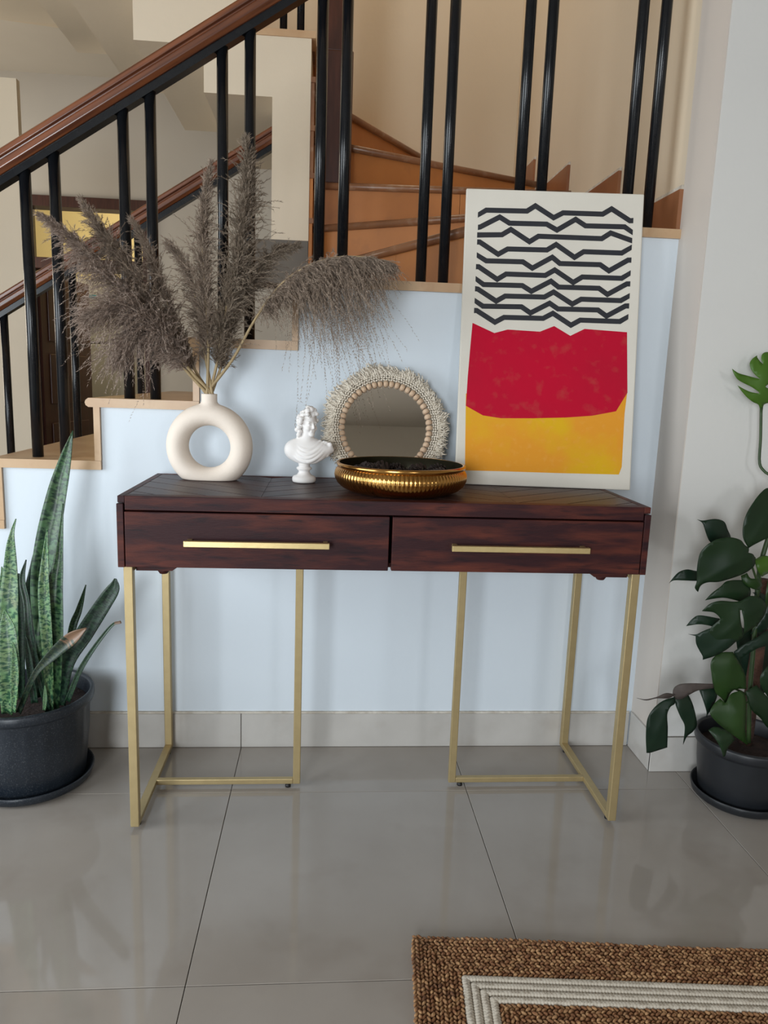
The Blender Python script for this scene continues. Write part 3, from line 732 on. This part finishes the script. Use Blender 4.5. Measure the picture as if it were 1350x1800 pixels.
def lumps_me(items):
    """items: (centre, direction, normal, length, width, height) -> joined low-poly spindles"""
    n = len(items); C = np.array([i[0] for i in items], float); D = np.array([i[1] for i in items], float); Nn = np.array([i[2] for i in items], float)
    D /= np.linalg.norm(D, axis=1)[:, None]; B = np.cross(Nn, D); B /= np.linalg.norm(B, axis=1)[:, None]; Nn = np.cross(D, B)
    l, w, hh = (np.array([i[k] for i in items])[:, None] for k in (3, 4, 5))
    V = [C - D * l / 2]
    for s, q in ((-.22, .95), (.22, .95)):
        for a in range(6):
            V.append(C + D * l * s + B * w / 2 * q * cos(a * pi / 3) + Nn * hh / 2 * q * sin(a * pi / 3))
    V.append(C + D * l / 2); V = np.stack(V, 1).reshape(-1, 3)
    T = []
    for a in range(6):
        b = (a + 1) % 6; T += [(0, 1 + b, 1 + a, -1), (1 + a, 1 + b, 7 + b, 7 + a), (13, 7 + a, 7 + b, -1)]
    faces = [tuple(k * 14 + x for x in t if x >= 0) for k in range(n) for t in T]
    return mesh(V.tolist(), faces, True)


for r, n, z in ((.1285, 120, .003), (.1345, 124, .005), (.1405, 128, .004), (.1462, 132, .001)):
    it = []
    for i in range(n):
        a = 2 * pi * i / n; e = Vector((cos(a), sin(a), 0)); t_ = Vector((-sin(a), cos(a), 0))
        it.append((e * r + Vector((0, 0, z + rg.uniform(-.0006, .0006))), t_ + e * (.7 if i % 2 else -.7), (0, 0, 1), .0086, .0050, .0060))
    link('woven_ring', lumps_me(it), 'cotton', mr)
zmin = -(MC.z - HT - .003) / cos(MTI)
V = []; Fc = []
for i in range(1500):
    a = rg.uniform(0, 2 * pi); r0 = rg.uniform(.136, .150); ln = rg.uniform(.016, .034) * (.82 + .22 * sin(a * 5 + 1) * sin(a * 3)); ln = max(.01, ln)
    e = Vector((cos(a), sin(a), 0)); tg = Vector((-sin(a), cos(a), 0)); p = e * r0 + Vector((0, 0, rg.uniform(-.008, .004))); w = .0030
    d = (e + tg * rg.uniform(-.35, .35) + Vector((0, 0, rg.uniform(-.1, .35)))).normalized(); ph = rg.uniform(0, 6); am = rg.uniform(.002, .0055); i0 = len(V)
    for k in range(6):
        s = k / 5; q = p + d * ln * s + tg * am * sin(ph + s * 7) * s ** .5 + Vector((0, 0, am * cos(ph + s * 6) * s ** .5 - .006 * s * s))
        if q.y < zmin: q.y = zmin + rg.uniform(0, .002); q.z += .004
        for b in range(3): V.append(q + (tg * cos(b * 2.094) + Vector((0, 0, 1)) * sin(b * 2.094)) * w * (1 - .35 * s))
    for k in range(5):
        for b in range(3):
            b2 = (b + 1) % 3; Fc.append((i0 + k * 3 + b, i0 + k * 3 + b2, i0 + k * 3 + 3 + b2, i0 + k * 3 + 3 + b))
    Fc.append((i0 + 15, i0 + 16, i0 + 17))
o = link('fringe', mesh(V, Fc, True), 'cotton', mr); o['kind'] = 'stuff'

# ------------------------------------------------------------------ dried pampas stems in the vase


def plume(label, axis, wid, ysp, m, stem_from, dens=1.0, droop=0.0, side=0.0, seed=1):
    """axis: photo points tip -> vase mouth; wid: half width (m) at those points up to stem_from; ysp: depth at tip"""
    r_ = np.random.default_rng(seed)
    n = len(axis); pts = [at(px, py, ysp + (VY - ysp) * (i / (n - 1)) ** 1.0) for i, (px, py) in enumerate(axis)]
    sx = (seed % 5 - 2) * .0042; sy = (seed % 3 - 1) * .0050
    pts[-1] = VMOUTH + Vector((sx, sy, -.005))
    A = spline(pts, 60); f0 = stem_from
    root = tag(empty('pampas_stem', pts[-1]), label, 'dried grass'); o_ = np.array(pts[-1])
    A0 = A - o_
    down = np.array((sx * .4, sy * .4, -.028))
    path = np.vstack([A0[::-1]]); path = np.vstack([[path[0] + down], path])
    rads = np.linspace(.0042, .0007, len(path)); link('stalk', tube_me(path, rads, 8), 'stalk', root)
    k = int(f0 * 59)
    for jn in (.30, .62):   # nodes on the bare stalk
        if f0 < .97:
            i = int(59 - (59 - k) * jn); 
    segL = np.linalg.norm(np.diff(A0[:k + 1], axis=0), axis=1).sum()
    nb = int(segL / .42 * 760 * dens)
    Vt = []; ws = np.interp(np.linspace(0, 1, 60), np.linspace(0, f0, len(wid)), wid)
    for b in range(nb):
        s = r_.random() ** .9 * k; i = min(int(s), 58); fr_ = s - i
        p = A0[i] * (1 - fr_) + A0[i + 1] * fr_; t_ = A0[i] - A0[i + 1]; t_ /= np.linalg.norm(t_) + 1e-9
        d = r_.normal(size=3); d[1] *= .8; d -= t_ * (d @ t_); d /= np.linalg.norm(d) + 1e-9
        if side: d = d * (1 - side) + np.array((0.15, 0, -1)) * side; d /= np.linalg.norm(d)
        w = ws[i] * r_.uniform(.35, 1.2); L_ = (w * r_.uniform(1.2, 2.1) + .007) * (.66 if side else 1)
        spread = r_.uniform(.20, .52) + side * .4
        dir_ = t_ * (1 - spread * .6) + d * spread
        if side: dir_ = t_ * .55 + np.array((0, 0, -1)) * r_.uniform(.2, .7) + r_.normal(size=3) * .22
        dir_ = dir_ / np.linalg.norm(dir_)
        ns = max(5, int(L_ / .0021)); q = p.copy(); v = dir_ * L_ / ns
        for j in range(ns):
            v = v + np.array((0, 0, -1)) * (L_ / ns) * (.012 + droop * .06) + r_.normal(size=3) * (L_ / ns) * .09; q = q + v
            if q[1] + o_[1] > .405: q[1] = .405 - o_[1]
            for rep in range(2 if j > ns * .15 else 1):
                u_ = v / (np.linalg.norm(v) + 1e-9) + r_.normal(size=3) * .34; u_ /= np.linalg.norm(u_)
                sdir = np.cross(u_, r_.normal(size=3)); sdir /= np.linalg.norm(sdir) + 1e-9
                l = r_.uniform(.0045, .0095); ww = r_.uniform(.0004, .00085)
                Vt += [q + sdir * ww, q - sdir * ww, q + u_ * l]
    if Vt:
        Va = np.array(Vt); nt_ = len(Va) // 3
        me = bpy.data.meshes.new('plume'); me.vertices.add(len(Va)); me.vertices.foreach_set('co', Va.ravel())
        me.loops.add(nt_ * 3); me.loops.foreach_set('vertex_index', np.arange(nt_ * 3)); me.polygons.add(nt_)
        me.polygons.foreach_set('loop_start', np.arange(nt_) * 3); me.update(calc_edges=True)
        o = link('plume', me, m, root); o['kind'] = 'stuff'
    return root


G = None
plume('pale feathery pampas stem leaning furthest left, tip crossing two balusters', [(70, 378), (110, 405), (155, 445), (212, 505), (268, 570), (322, 645), (362, 692)], [.003, .013, .034, .052, .046, .022], .20, 'plume2', .86, 1.5, .5, 0, 1)
plume('upper left pampas stem with pointed tip in front of the yellow transom', [(143, 352), (172, 395), (208, 445), (248, 505), (288, 575), (332, 650), (364, 692)], [.003, .014, .036, .052, .046, .022], .27, 'plume', .84, 1.5, .3, 0, 2)
plume('pampas stem with narrow tip between the second pair of balusters', [(233, 388), (256, 430), (280, 490), (306, 565), (340, 645), (366, 692)], [.003, .012, .026, .034, .026], .33, 'plume', .84, 1.2, .2, 0, 3)
plume('pampas stem bowing low left over the steel fridge front', [(150, 560), (195, 540), (240, 545), (285, 580), (325, 640), (361, 692)], [.010, .034, .052, .050, .022], .17, 'plume2', .84, 1.6, .25, 0, 4)
plume('lowest pampas stem drooping left over the stone tread', [(205, 635), (225, 600), (258, 578), (296, 595), (330, 645), (363, 692)], [.010, .034, .048, .042, .020], .22, 'plume2', .86, 1.6, .25, 0, 5)
plume('slim upright pampas stem left of the tallest one', [(371, 285), (362, 350), (356, 430), (360, 510), (366, 595), (371, 692)], [.003, .015, .031, .038, .024], .29, 'plume', .86, 1.15, .1, 0, 6)
plume('tallest upright pampas stem reaching the dark baluster tops', [(433, 243), (436, 305), (430, 380), (415, 465), (396, 550), (381, 640), (374, 692)], [.004, .020, .042, .052, .044, .024], .30, 'plume3', .86, 1.25, .1, 0, 7)
plume('short dark pampas stem leaning right behind the tallest one', [(522, 432), (482, 445), (446, 490), (414, 555), (390, 640), (377, 692)], [.004, .016, .030, .032, .018], .34, 'plume3', .86, 1.2, .3, 0, 8)
plume('wispy pampas stem curling left behind the slim upright one', [(296, 428), (325, 465), (345, 530), (358, 610), (369, 692)], [.008, .018, .024, .018], .34, 'plume', .86, 1.0, .3, 0, 9)
plume('arching pampas stem drooping to the right over the white wall', [(692, 462), (645, 452), (592, 452), (540, 468), (492, 502), (448, 562), (410, 630), (380, 692)], [.014, .048, .078, .094, .062, .018], .24, 'plume', .68, 2.7, .7, .62, 10)

# ------------------------------------------------------------------ potted plants


def pot(name, label, x, y, rr, hz, m, sr, ribs):
    t = tag(empty(name, (x, y, 0)), label, 'potted plant')
    o = link('saucer', lathe_me([(0, .002), (sr * .90, .002), (sr * .96, .008), (sr, .027), (sr * .985, .030), (sr * .955, .027), (sr * .90, .012), (0, .010)], 64), m, t); o.location.z = .0005
    b = rr * .83
    prof = [(0, .0125), (b * .97, .0125), (b, .018), (b + (rr - b) * .45, hz * .55), (rr * .93, hz - .034), (rr * .935, hz - .030), (rr * .985, hz - .026), (rr, hz - .020), (rr, hz - .006), (rr * .985, hz), (rr * .945, hz), (rr * .925, hz - .006), (rr * .90, hz - .05)]
    o = link('pot', lathe_me(prof, 96, (lambda tt, k, r, z: 1 - (.012 if (tt * ribs / (2 * pi)) % 1 < .28 and k in (3, 4) else 0)) if ribs else None), m, t)
    link('soil', lathe_me([(rr * .90, hz - .042), (rr * .6, hz - .034), (rr * .3, hz - .036), (0, hz - .033)], 40), 'soil', t)
    return t


def ribbon(name, parent, pts, wid, depths, m, fold=.25, tw=0.0, label=None, thick=.0016):
    """strap leaf: photo points base -> tip, width px, depth at each"""
    P = spline([tuple(at(a, b, d)) for (a, b), d in zip(pts, depths)], 30); Wd = spline([(w,) for w in wid], 30)[:, 0]
    o_ = parent.matrix_world.translation if False else Vector(parent.location)
    v = []; uv = []; f = []; nc = 7
    for i in range(30):
        t_ = Vector(P[min(i + 1, 29)] - P[max(i - 1, 0)]).normalized(); s = Vector((t_.z, 0, -t_.x)).normalized()
        back = t_.cross(s).normalized()
        if back.y < 0: back = -back
        ang = tw * i / 29; s = s * cos(ang) + back * sin(ang); bk = back * cos(ang) - s * 0
        w = max(.0006, Wd[i] / 690 / 2)
        for c in range(nc):
            x = (c / (nc - 1)) * 2 - 1
            q = Vector(P[i]) + s * w * x * (1 - .12 * fold) - back * (abs(x) ** 1.5) * w * fold * 1.6 + back * w * .12 * sin(i * .9 + c) * .3
            v.append(q - o_); uv.append((c / (nc - 1), i / 29))
    for i in range(29):
        for c in range(nc - 1): f.append((i * nc + c, i * nc + c + 1, (i + 1) * nc + c + 1, (i + 1) * nc + c))
    me = mesh(v, f, True); ul = me.uv_layers.new(name='UVMap')
    for lp in me.loops: ul.data[lp.index].uv = uv[lp.vertex_index]
    o = link(name, me, m, parent); sd = o.modifiers.new('s', 'SOLIDIFY'); sd.thickness = thick; sd.offset = 0
    if label: o['label'] = label
    return o


sp = pot('snake_plant', 'banded snake plant in a speckled dark plastic pot left of the console table', -.913, .250, .163, .246, 'pot', .157, 22)
R_ = lambda *a, **k: ribbon('leaf', sp, *a, **k)
R_([(90, 1248), (86, 1150), (78, 1050), (86, 955), (102, 870), (115, 812), (128, 757)], [18, 32, 42, 42, 34, 22, 1.5], [.24, .25, .26, .27, .28, .29, .30], 'snake', .30)
R_([(98, 1246), (92, 1130), (98, 1040), (104, 985), (108, 930), (111, 885)], [14, 46, 30, 16, 7, 1.5], [.21, .20, .20, .21, .22, .23], 'snake', .35)
R_([(90, 1248), (84, 1120), (79, 1030), (83, 930)], [12, 20, 19, 2], [.20, .185, .19, .20], 'snake_light', .35)
R_([(74, 1225), (57, 1070), (61, 990), (66, 956)], [16, 26, 12, 2], [.28, .29, .30, .30], 'snake_dark', .3)
R_([(22, 1228), (17, 1090), (20, 1010), (20, 965), (22, 935), (28, 912)], [24, 36, 26, 17, 7, 1.5], [.24, .24, .25, .25, .25, .26], 'snake_light', .25)
R_([(14, 1254), (18, 1185), (16, 1115), (11, 1085), (8, 1072)], [18, 36, 32, 14, 2], [.14, .13, .14, .15, .15], 'snake_light', .3)
R_([(24, 1252), (27, 1190), (26, 1150), (22, 1128)], [8, 14, 9, 1.5], [.12, .12, .12, .12], 'snake_light', .3)
R_([(-12, 1240), (0, 1070), (5, 1015), (3, 996)], [20, 18, 9, 1.5], [.26, .26, .26, .26], 'snake_light', .25)
R_([(38, 1245), (36, 1110), (34, 1045), (33, 1008)], [14, 20, 15, 3], [.29, .30, .30, .30], 'snake_dark', .3)
R_([(86, 1250), (70, 1190), (54, 1120), (48, 1060), (40, 1018), (46, 984)], [11, 11, 14, 12, 10, 1.5], [.19, .18, .18, .19, .20, .20], 'snake_dark', .35)
R_([(33, 1252), (62, 1185), (98, 1146), (128, 1120), (152, 1104)], [10, 10, 19, 21, 2], [.16, .13, .11, .10, .10], 'snake_burn', .3, label='scorched leaf with a pale brown patch')
R_([(106, 1246), (118, 1165), (150, 1112), (182, 1062), (200, 1034), (203, 1017)], [16, 28, 31, 28, 22, 4], [.24, .24, .24, .24, .24, .24], 'snake_dark', .2)
R_([(110, 1240), (126, 1115), (140, 1070), (151, 1028)], [10, 14, 11, 1.5], [.30, .31, .32, .32], 'snake', .3)
R_([(119, 1232), (140, 1180), (166, 1138), (196, 1100), (213, 1093)], [10, 9, 7, 5, 5], [.20, .20, .20, .20, .20], 'snake_tip', .3, label='thin leaf with a dry brown tip')
R_([(78, 1248), (80, 1225), (79, 1205)], [5, 7, 1.5], [.15, .15, .15], 'snake_light', .3)
R_([(62, 1235), (52, 1160), (46, 1120)], [12, 12, 3], [.17, .17, .17], 'snake_dark', .3)


def leaf(parent, pts, sc, org, dep, mid=None, m='leaf', tilt=(0, 0), cup=.10, label=None, name='leaf'):
    """broad leaf from its outline; folded along the midrib, tilted in depth, given thickness"""
    P = [Vector((org[0] + a / sc, org[1] + b / sc)) for a, b in pts]
    Q = []; nP = len(P); corner = []
    for i in range(nP):
        d0 = (P[i] - P[i - 1]).normalized(); d1 = (P[(i + 1) % nP] - P[i]).normalized(); corner.append(d0 @ d1 < .45)
    for i, p in enumerate(P):
        k2 = (i + 1) % nP; n_ = P[k2]; st_ = max(2, int((n_ - p).length / 3)); ch = n_ - p
        m0 = ch if corner[i] else (n_ - P[i - 1]) * .5; m1 = ch if corner[k2] else (P[(i + 2) % nP] - p) * .5
        m0 = m0 * min(1, ch.length * 1.1 / (m0.length + 1e-6)); m1 = m1 * min(1, ch.length * 1.1 / (m1.length + 1e-6))
        for j in range(st_):
            t_ = j / st_; Q.append(p * (2 * t_ ** 3 - 3 * t_ ** 2 + 1) + m0 * (t_ ** 3 - 2 * t_ ** 2 + t_) + n_ * (-2 * t_ ** 3 + 3 * t_ ** 2) + m1 * (t_ ** 3 - t_ ** 2))
    xs = [p.x for p in Q]; ys = [p.y for p in Q]; inner = []
    y = min(ys) + 3
    while y < max(ys):
        x = min(xs) + 3
        while x < max(xs):
            c = False; j = len(Q) - 1
            for i in range(len(Q)):
                if (Q[i].y > y) != (Q[j].y > y) and x < (Q[j].x - Q[i].x) * (y - Q[i].y) / (Q[j].y - Q[i].y) + Q[i].x: c = not c
                j = i
            if c and min((Vector((x, y)) - q).length for q in Q) > 2.2: inner.append(Vector((x, y)))
            x += 6
        y += 6
    nq = len(Q)
    vo, eo, fo, *_ = geometry.delaunay_2d_cdt(Q + inner, [(i, (i + 1) % nq) for i in range(nq)], [list(range(nq))], 1, 1e-5)
    cx = sum(xs) / nq; cy = sum(ys) / nq
    if mid is None:
        a = Vector((cx, min(ys))); b = Vector((cx, max(ys)))
    else: a, b = (Vector((org[0] + k[0] / sc, org[1] + k[1] / sc)) for k in mid)
    dm = (b - a).normalized(); L_ = (b - a).length; o_ = Vector(parent.location); v = []
    for p in vo:
        e = abs((p.x - a.x) * dm.y - (p.y - a.y) * dm.x); s = ((p - a) @ dm) / L_
        d = dep + tilt[0] * (p.x - cx) / 700 + tilt[1] * (p.y - cy) / 700 + cup * (e / 700) * 2.2 * (1 - .35 * min(1.5, e / 40)) - .012 * 4 * s * (1 - s) + .0010 * sin(p.x * .11 + p.y * .04) + .0006 * sin(p.y * .15)
        if d > .255: d = .255
        v.append(at(p.x, p.y, d) - o_)
    me = mesh(v, [f for f in fo if len(f) >= 3], True)
    o = link(name, me, m, parent); sd = o.modifiers.new('s', 'SOLIDIFY'); sd.thickness = .0011; sd.offset = 0
    if label: o['label'] = label
    return o


mp_ = pot('monstera', 'split-leaf monstera climbing a coir pole in a black plastic pot by the right wall', .987, .130, .128, .178, 'pot2', .126, 0)
C2, C3, C4, C7 = (6.428, (1170, 850)), (7.2, (1170, 1100)), (6.92, (1250, 600)), (5.19, (1090, 1200))
base = Vector(mp_.location)
link('coir_pole', tube_me([Vector((.012, .02, .13)), Vector((.014, .025, .60))], .018, 14), 'coir', mp_)
vp = lambda L, dd: [at(a, b, d) - base for (a, b), d in zip(L, dd)]
link('main_stem', tube_me(spline(vp([(1316, 1305), (1318, 1220), (1326, 1120), (1334, 1010), (1352, 940), (1372, 880)], [.11, .11, .115, .12, .13, .15]), 24), .0058, 10), 'vine', mp_)
for L, dd, r in (([(1338, 716), (1337, 770), (1335, 812), (1343, 828), (1362, 845), (1380, 900)], [.225, .225, .215, .205, .19, .16], .0036),
                 ([(1326, 980), (1332, 1000), (1338, 1030)], [.10, .11, .12], .0028), ([(1300, 1060), (1318, 1075), (1330, 1100)], [.09, .10, .11], .0028),
                 ([(1262, 1205), (1290, 1210), (1320, 1225)], [.09, .10, .11], .0028), ([(1310, 1290), (1300, 1250), (1318, 1230)], [.08, .09, .10], .0024), ([(1316, 978), (1330, 1020), (1336, 1040)], [.07, .10, .12], .0028)):
    link('leaf_stalk', tube_me(spline(vp(L, dd), 20), r, 8), 'vine', mp_)
lf = lambda pts, c, dep, **k: leaf(mp_, pts, c[0], c[1], dep, **k)
lf([(255, 335), (330, 385), (430, 415), (600, 460), (540, 410), (490, 345), (470, 270), (505, 210), (560, 170), (560, 195), (600, 250), (640, 280), (612, 230), (615, 170), (640, 140), (692, 130), (760, 150), (800, 230), (770, 300), (740, 330), (850, 330), (880, 420), (800, 470), (720, 520), (690, 525), (660, 550), (690, 570), (820, 545), (870, 600), (800, 680), (690, 750), (640, 770), (625, 850), (600, 850), (575, 770), (520, 745), (440, 685), (370, 605), (320, 535), (390, 575), (480, 615), (580, 635), (585, 620), (500, 560), (400, 510), (325, 465), (280, 400)], C4, .222, mid=((612, 790), (670, 180)), m='leaf3', cup=.05, label='bright green split leaf at the top')
lf([(1157, 50), (1080, 100), (1000, 200), (920, 330), (880, 450), (870, 560), (885, 640), (935, 730), (1000, 690), (1100, 640), (1180, 600), (1280, 540), (1330, 420), (1330, 250), (1260, 110)], C2, .13, mid=((1300, 150), (935, 730)), tilt=(.15, -.1))
lf([(355, 405), (420, 418), (560, 400), (660, 430), (700, 520), (735, 610), (700, 660), (600, 690), (510, 665), (470, 600), (440, 510), (415, 445)], C2, .12, mid=((355, 405), (700, 650)), m='leaf2')
lf([(510, 665), (600, 625), (740, 608), (850, 640), (890, 690), (940, 730), (935, 780), (990, 800), (1010, 860), (1000, 930), (900, 1010), (760, 1065), (600, 1110), (480, 1115), (400, 1150), (365, 1225), (330, 1180), (350, 1110), (355, 950), (385, 800), (440, 720)], C2, .06, mid=((990, 790), (360, 1150)), cup=.14, tilt=(0, .12))
lf([(35, 1130), (80, 1070), (150, 1000), (240, 970), (330, 985), (420, 1000), (410, 1095), (350, 1100), (200, 1095), (90, 1095)], C2, .12, mid=((35, 1130), (420, 1040)), m='leaf2')
lf([(445, 1320), (520, 1240), (620, 1165), (700, 1100), (900, 1100), (960, 1200), (950, 1300), (850, 1330), (760, 1310), (650, 1290), (520, 1305)], C2, .10, mid=((445, 1320), (950, 1200)))
lf([(410, 1440), (500, 1360), (620, 1325), (780, 1335), (860, 1320), (960, 1270), (1070, 1290), (1130, 1360), (1130, 1450), (1060, 1570), (960, 1650), (885, 1700), (885, 1560), (860, 1430), (840, 1430), (850, 1560), (875, 1720), (820, 1770), (700, 1830), (560, 1850), (500, 1760), (505, 1640), (620, 1530), (600, 1500), (540, 1455)], C2, .065, mid=((1120, 1340), (540, 1800)), tilt=(0, .10))
lf([(230, 1610), (300, 1530), (370, 1490), (480, 1500), (630, 1530), (560, 1640), (510, 1610), (380, 1590)], C2, .085, mid=((230, 1610), (620, 1550)), m='leaf2')
lf([(285, 105), (380, 110), (470, 70), (570, 30), (700, 0), (900, 0), (1050, 60), (990, 110), (900, 190), (800, 280), (690, 350), (600, 390), (470, 430), (470, 390), (420, 300), (385, 220), (380, 130)], C3, .075, mid=((1040, 40), (480, 410)), m='leaf2')
lf([(570, 490), (600, 410), (700, 340), (850, 330), (950, 500), (1010, 640), (1020, 800), (900, 800), (820, 850), (760, 990), (690, 900), (640, 860), (600, 740), (580, 600)], C3, .085, mid=((860, 340), (760, 980)), m='leaf4')
lf([(600, 1170), (560, 1090), (620, 980), (690, 920), (760, 980), (830, 860), (960, 820), (1010, 900), (1020, 1100), (1010, 1350), (1040, 1510), (950, 1450), (820, 1360), (700, 1270)], C3, .055, mid=((800, 900), (1040, 1500)), m='leaf4', tilt=(0, -.10))
lf([(540, 1320), (620, 1280), (740, 1310), (830, 1370), (880, 1440), (790, 1540), (755, 1640), (730, 1660), (700, 1560), (640, 1450)], C3, .000, mid=((640, 1290), (735, 1650)), m='leaf', tilt=(0, -.15))
lf([(480, 110), (490, 50), (540, 15), (640, 5), (850, 10), (850, 50), (720, 68), (630, 110), (560, 150), (500, 150)], C7, .075, mid=((480, 100), (850, 30)), m='deadleaf', label='withered grey-brown leaf base', name='withered_leaf')
lf([(150, 140), (230, 152), (330, 132), (420, 95), (510, 108), (440, 143), (330, 143), (240, 162)], C7, .072, mid=((150, 140), (500, 120)), m='deadleaf', name='withered_leaf')
lf([(500, 130), (400, 160), (310, 230), (250, 330), (235, 480), (240, 640), (270, 640), (400, 600), (430, 590), (435, 420), (430, 290), (460, 220), (500, 190)], C7, .070, mid=((490, 140), (255, 640)), m='leaf2')
lf([(495, 130), (620, 105), (660, 190), (690, 300), (700, 390), (660, 450), (610, 490), (575, 565), (590, 400), (550, 310), (510, 215)], C7, .078, mid=((540, 130), (577, 560)), m='leaf2')
lf([(420, 800), (600, 760), (650, 860), (640, 930), (580, 1060), (540, 1110), (510, 1170), (520, 1100), (480, 960)], C3, .095, mid=((520, 780), (512, 1165)), m='leaf2')
lf([(1010, 830), (1150, 750), (1290, 900), (1400, 1000), (1400, 1300), (1290, 1290), (1200, 1170), (1100, 1080), (1050, 980)], C3, .085, mid=((1030, 830), (1400, 1280)), m='leaf')
lf([(860, 330), (1000, 230), (1150, 150), (1300, 60), (1400, 100), (1400, 240), (1296, 250), (1180, 280), (1050, 350), (960, 430), (1000, 640), (900, 470)], C3, .095, mid=((1380, 120), (900, 440)), m='leaf2')
lf([(1200, 640), (1250, 560), (1296, 510), (1400, 480), (1450, 800), (1290, 900), (1200, 740)], C3, .06, mid=((1400, 500), (1230, 820)), m='leaf')
lf([(1010, 860), (1080, 820), (1157, 820), (1230, 860), (1200, 980), (1090, 1050), (1040, 980)], C2, .10, mid=((1010, 860), (1090, 1050)), m='leaf3', label='small bright green young leaf')
lf([(850, 1040), (920, 1010), (960, 1070), (1050, 1080), (1095, 1150), (1050, 1200), (960, 1180), (870, 1110)], C2, .105, mid=((850, 1040), (1090, 1180)), m='leaf4')
lf([(1160, 1080), (1200, 1140), (1170, 1320), (1130, 1450), (1125, 1330), (1140, 1180)], C2, .09, mid=((1180, 1090), (1130, 1450)), m='leaf4')
lf([(980, 1230), (1090, 1240), (1190, 1330), (1230, 1480), (1150, 1640), (1060, 1720), (960, 1700), (1060, 1570), (1130, 1450), (1110, 1330)], C2, .115, mid=((1000, 1240), (1010, 1710)), m='leaf2')

lf([(880, 100), (1050, 20), (1250, 0), (1380, 200), (1350, 450), (1200, 620), (1020, 660), (930, 400)], C3, .165, mid=((1300, 0), (1000, 640)), m='leaf2')
lf([(1000, 640), (1150, 560), (1290, 620), (1300, 820), (1150, 900), (1050, 820)], C3, .185, mid=((1290, 600), (1050, 860)), m='leaf2')
lf([(1240, 960), (1340, 900), (1440, 1010), (1400, 1200), (1290, 1260), (1210, 1120)], C2, .165, mid=((1400, 950), (1240, 1200)), m='leaf2')

# ------------------------------------------------------------------ braided rug
rug = tag(empty('braided_rug', (.0355, -.3614, .001), radians(-4.8)), 'rectangular braided jute rug with an ivory band on the tiled floor', 'rug')
RWX, RWY, RP = 1.45, .95, .0150
box('backing', .004, RWX - .004, -RWY + .004, -.004, 0, .0035, 'jute', rug)
nrow = 31
for k in range(nrow):
    ivory = 6 <= k < 10
    m_ = 'ivory' if ivory else 'jute'
    o0 = (k + .5) * RP; x0, x1, y0, y1 = o0, RWX - o0, -RWY + o0, -o0
    if y1 - y0 < .004: break
    it = []
    for (a, b) in (((x0, y1), (x1, y1)), ((x1, y1), (x1, y0)), ((x1, y0), (x0, y0)), ((x0, y0), (x0, y1))):
        a = Vector((*a, 0)); b = Vector((*b, 0)); d = (b - a).normalized(); n_ = Vector((-d.y, d.x, 0)); L_ = (b - a).length; c = 0.0; sg = 1
        stp = .0047 if not ivory else .0058
        while c < L_:
            side = .0036 * sg; tl = -.62 * sg
            z = .0062 + rg.uniform(-.0012, .0016) + (.0035 * max(0, 1 - k / 3) * (.5 + .5 * sin(c * 9)) if k < 3 else 0)
            p = a + d * c + n_ * (side + rg.uniform(-.0008, .0008)); p.z = z
            if ivory:
                p = a + d * c + Vector((0, 0, .0066)); it.append((p, d + n_ * .50 + Vector((0, 0, rg.uniform(-.08, .08))), (0, 0, 1), .0185, .0158, .0085)); c += stp; continue
            it.append((p, d + n_ * tl + Vector((0, 0, rg.uniform(-.25, .25))), (0, 0, 1), .0128 * rg.uniform(.75, 1.25), .0060 * rg.uniform(.8, 1.2), .0078))
            c += stp; sg = -sg
    o = link('braid', lumps_me(it), m_, rug)
    if ivory: o['label'] = 'ivory cotton braid row'
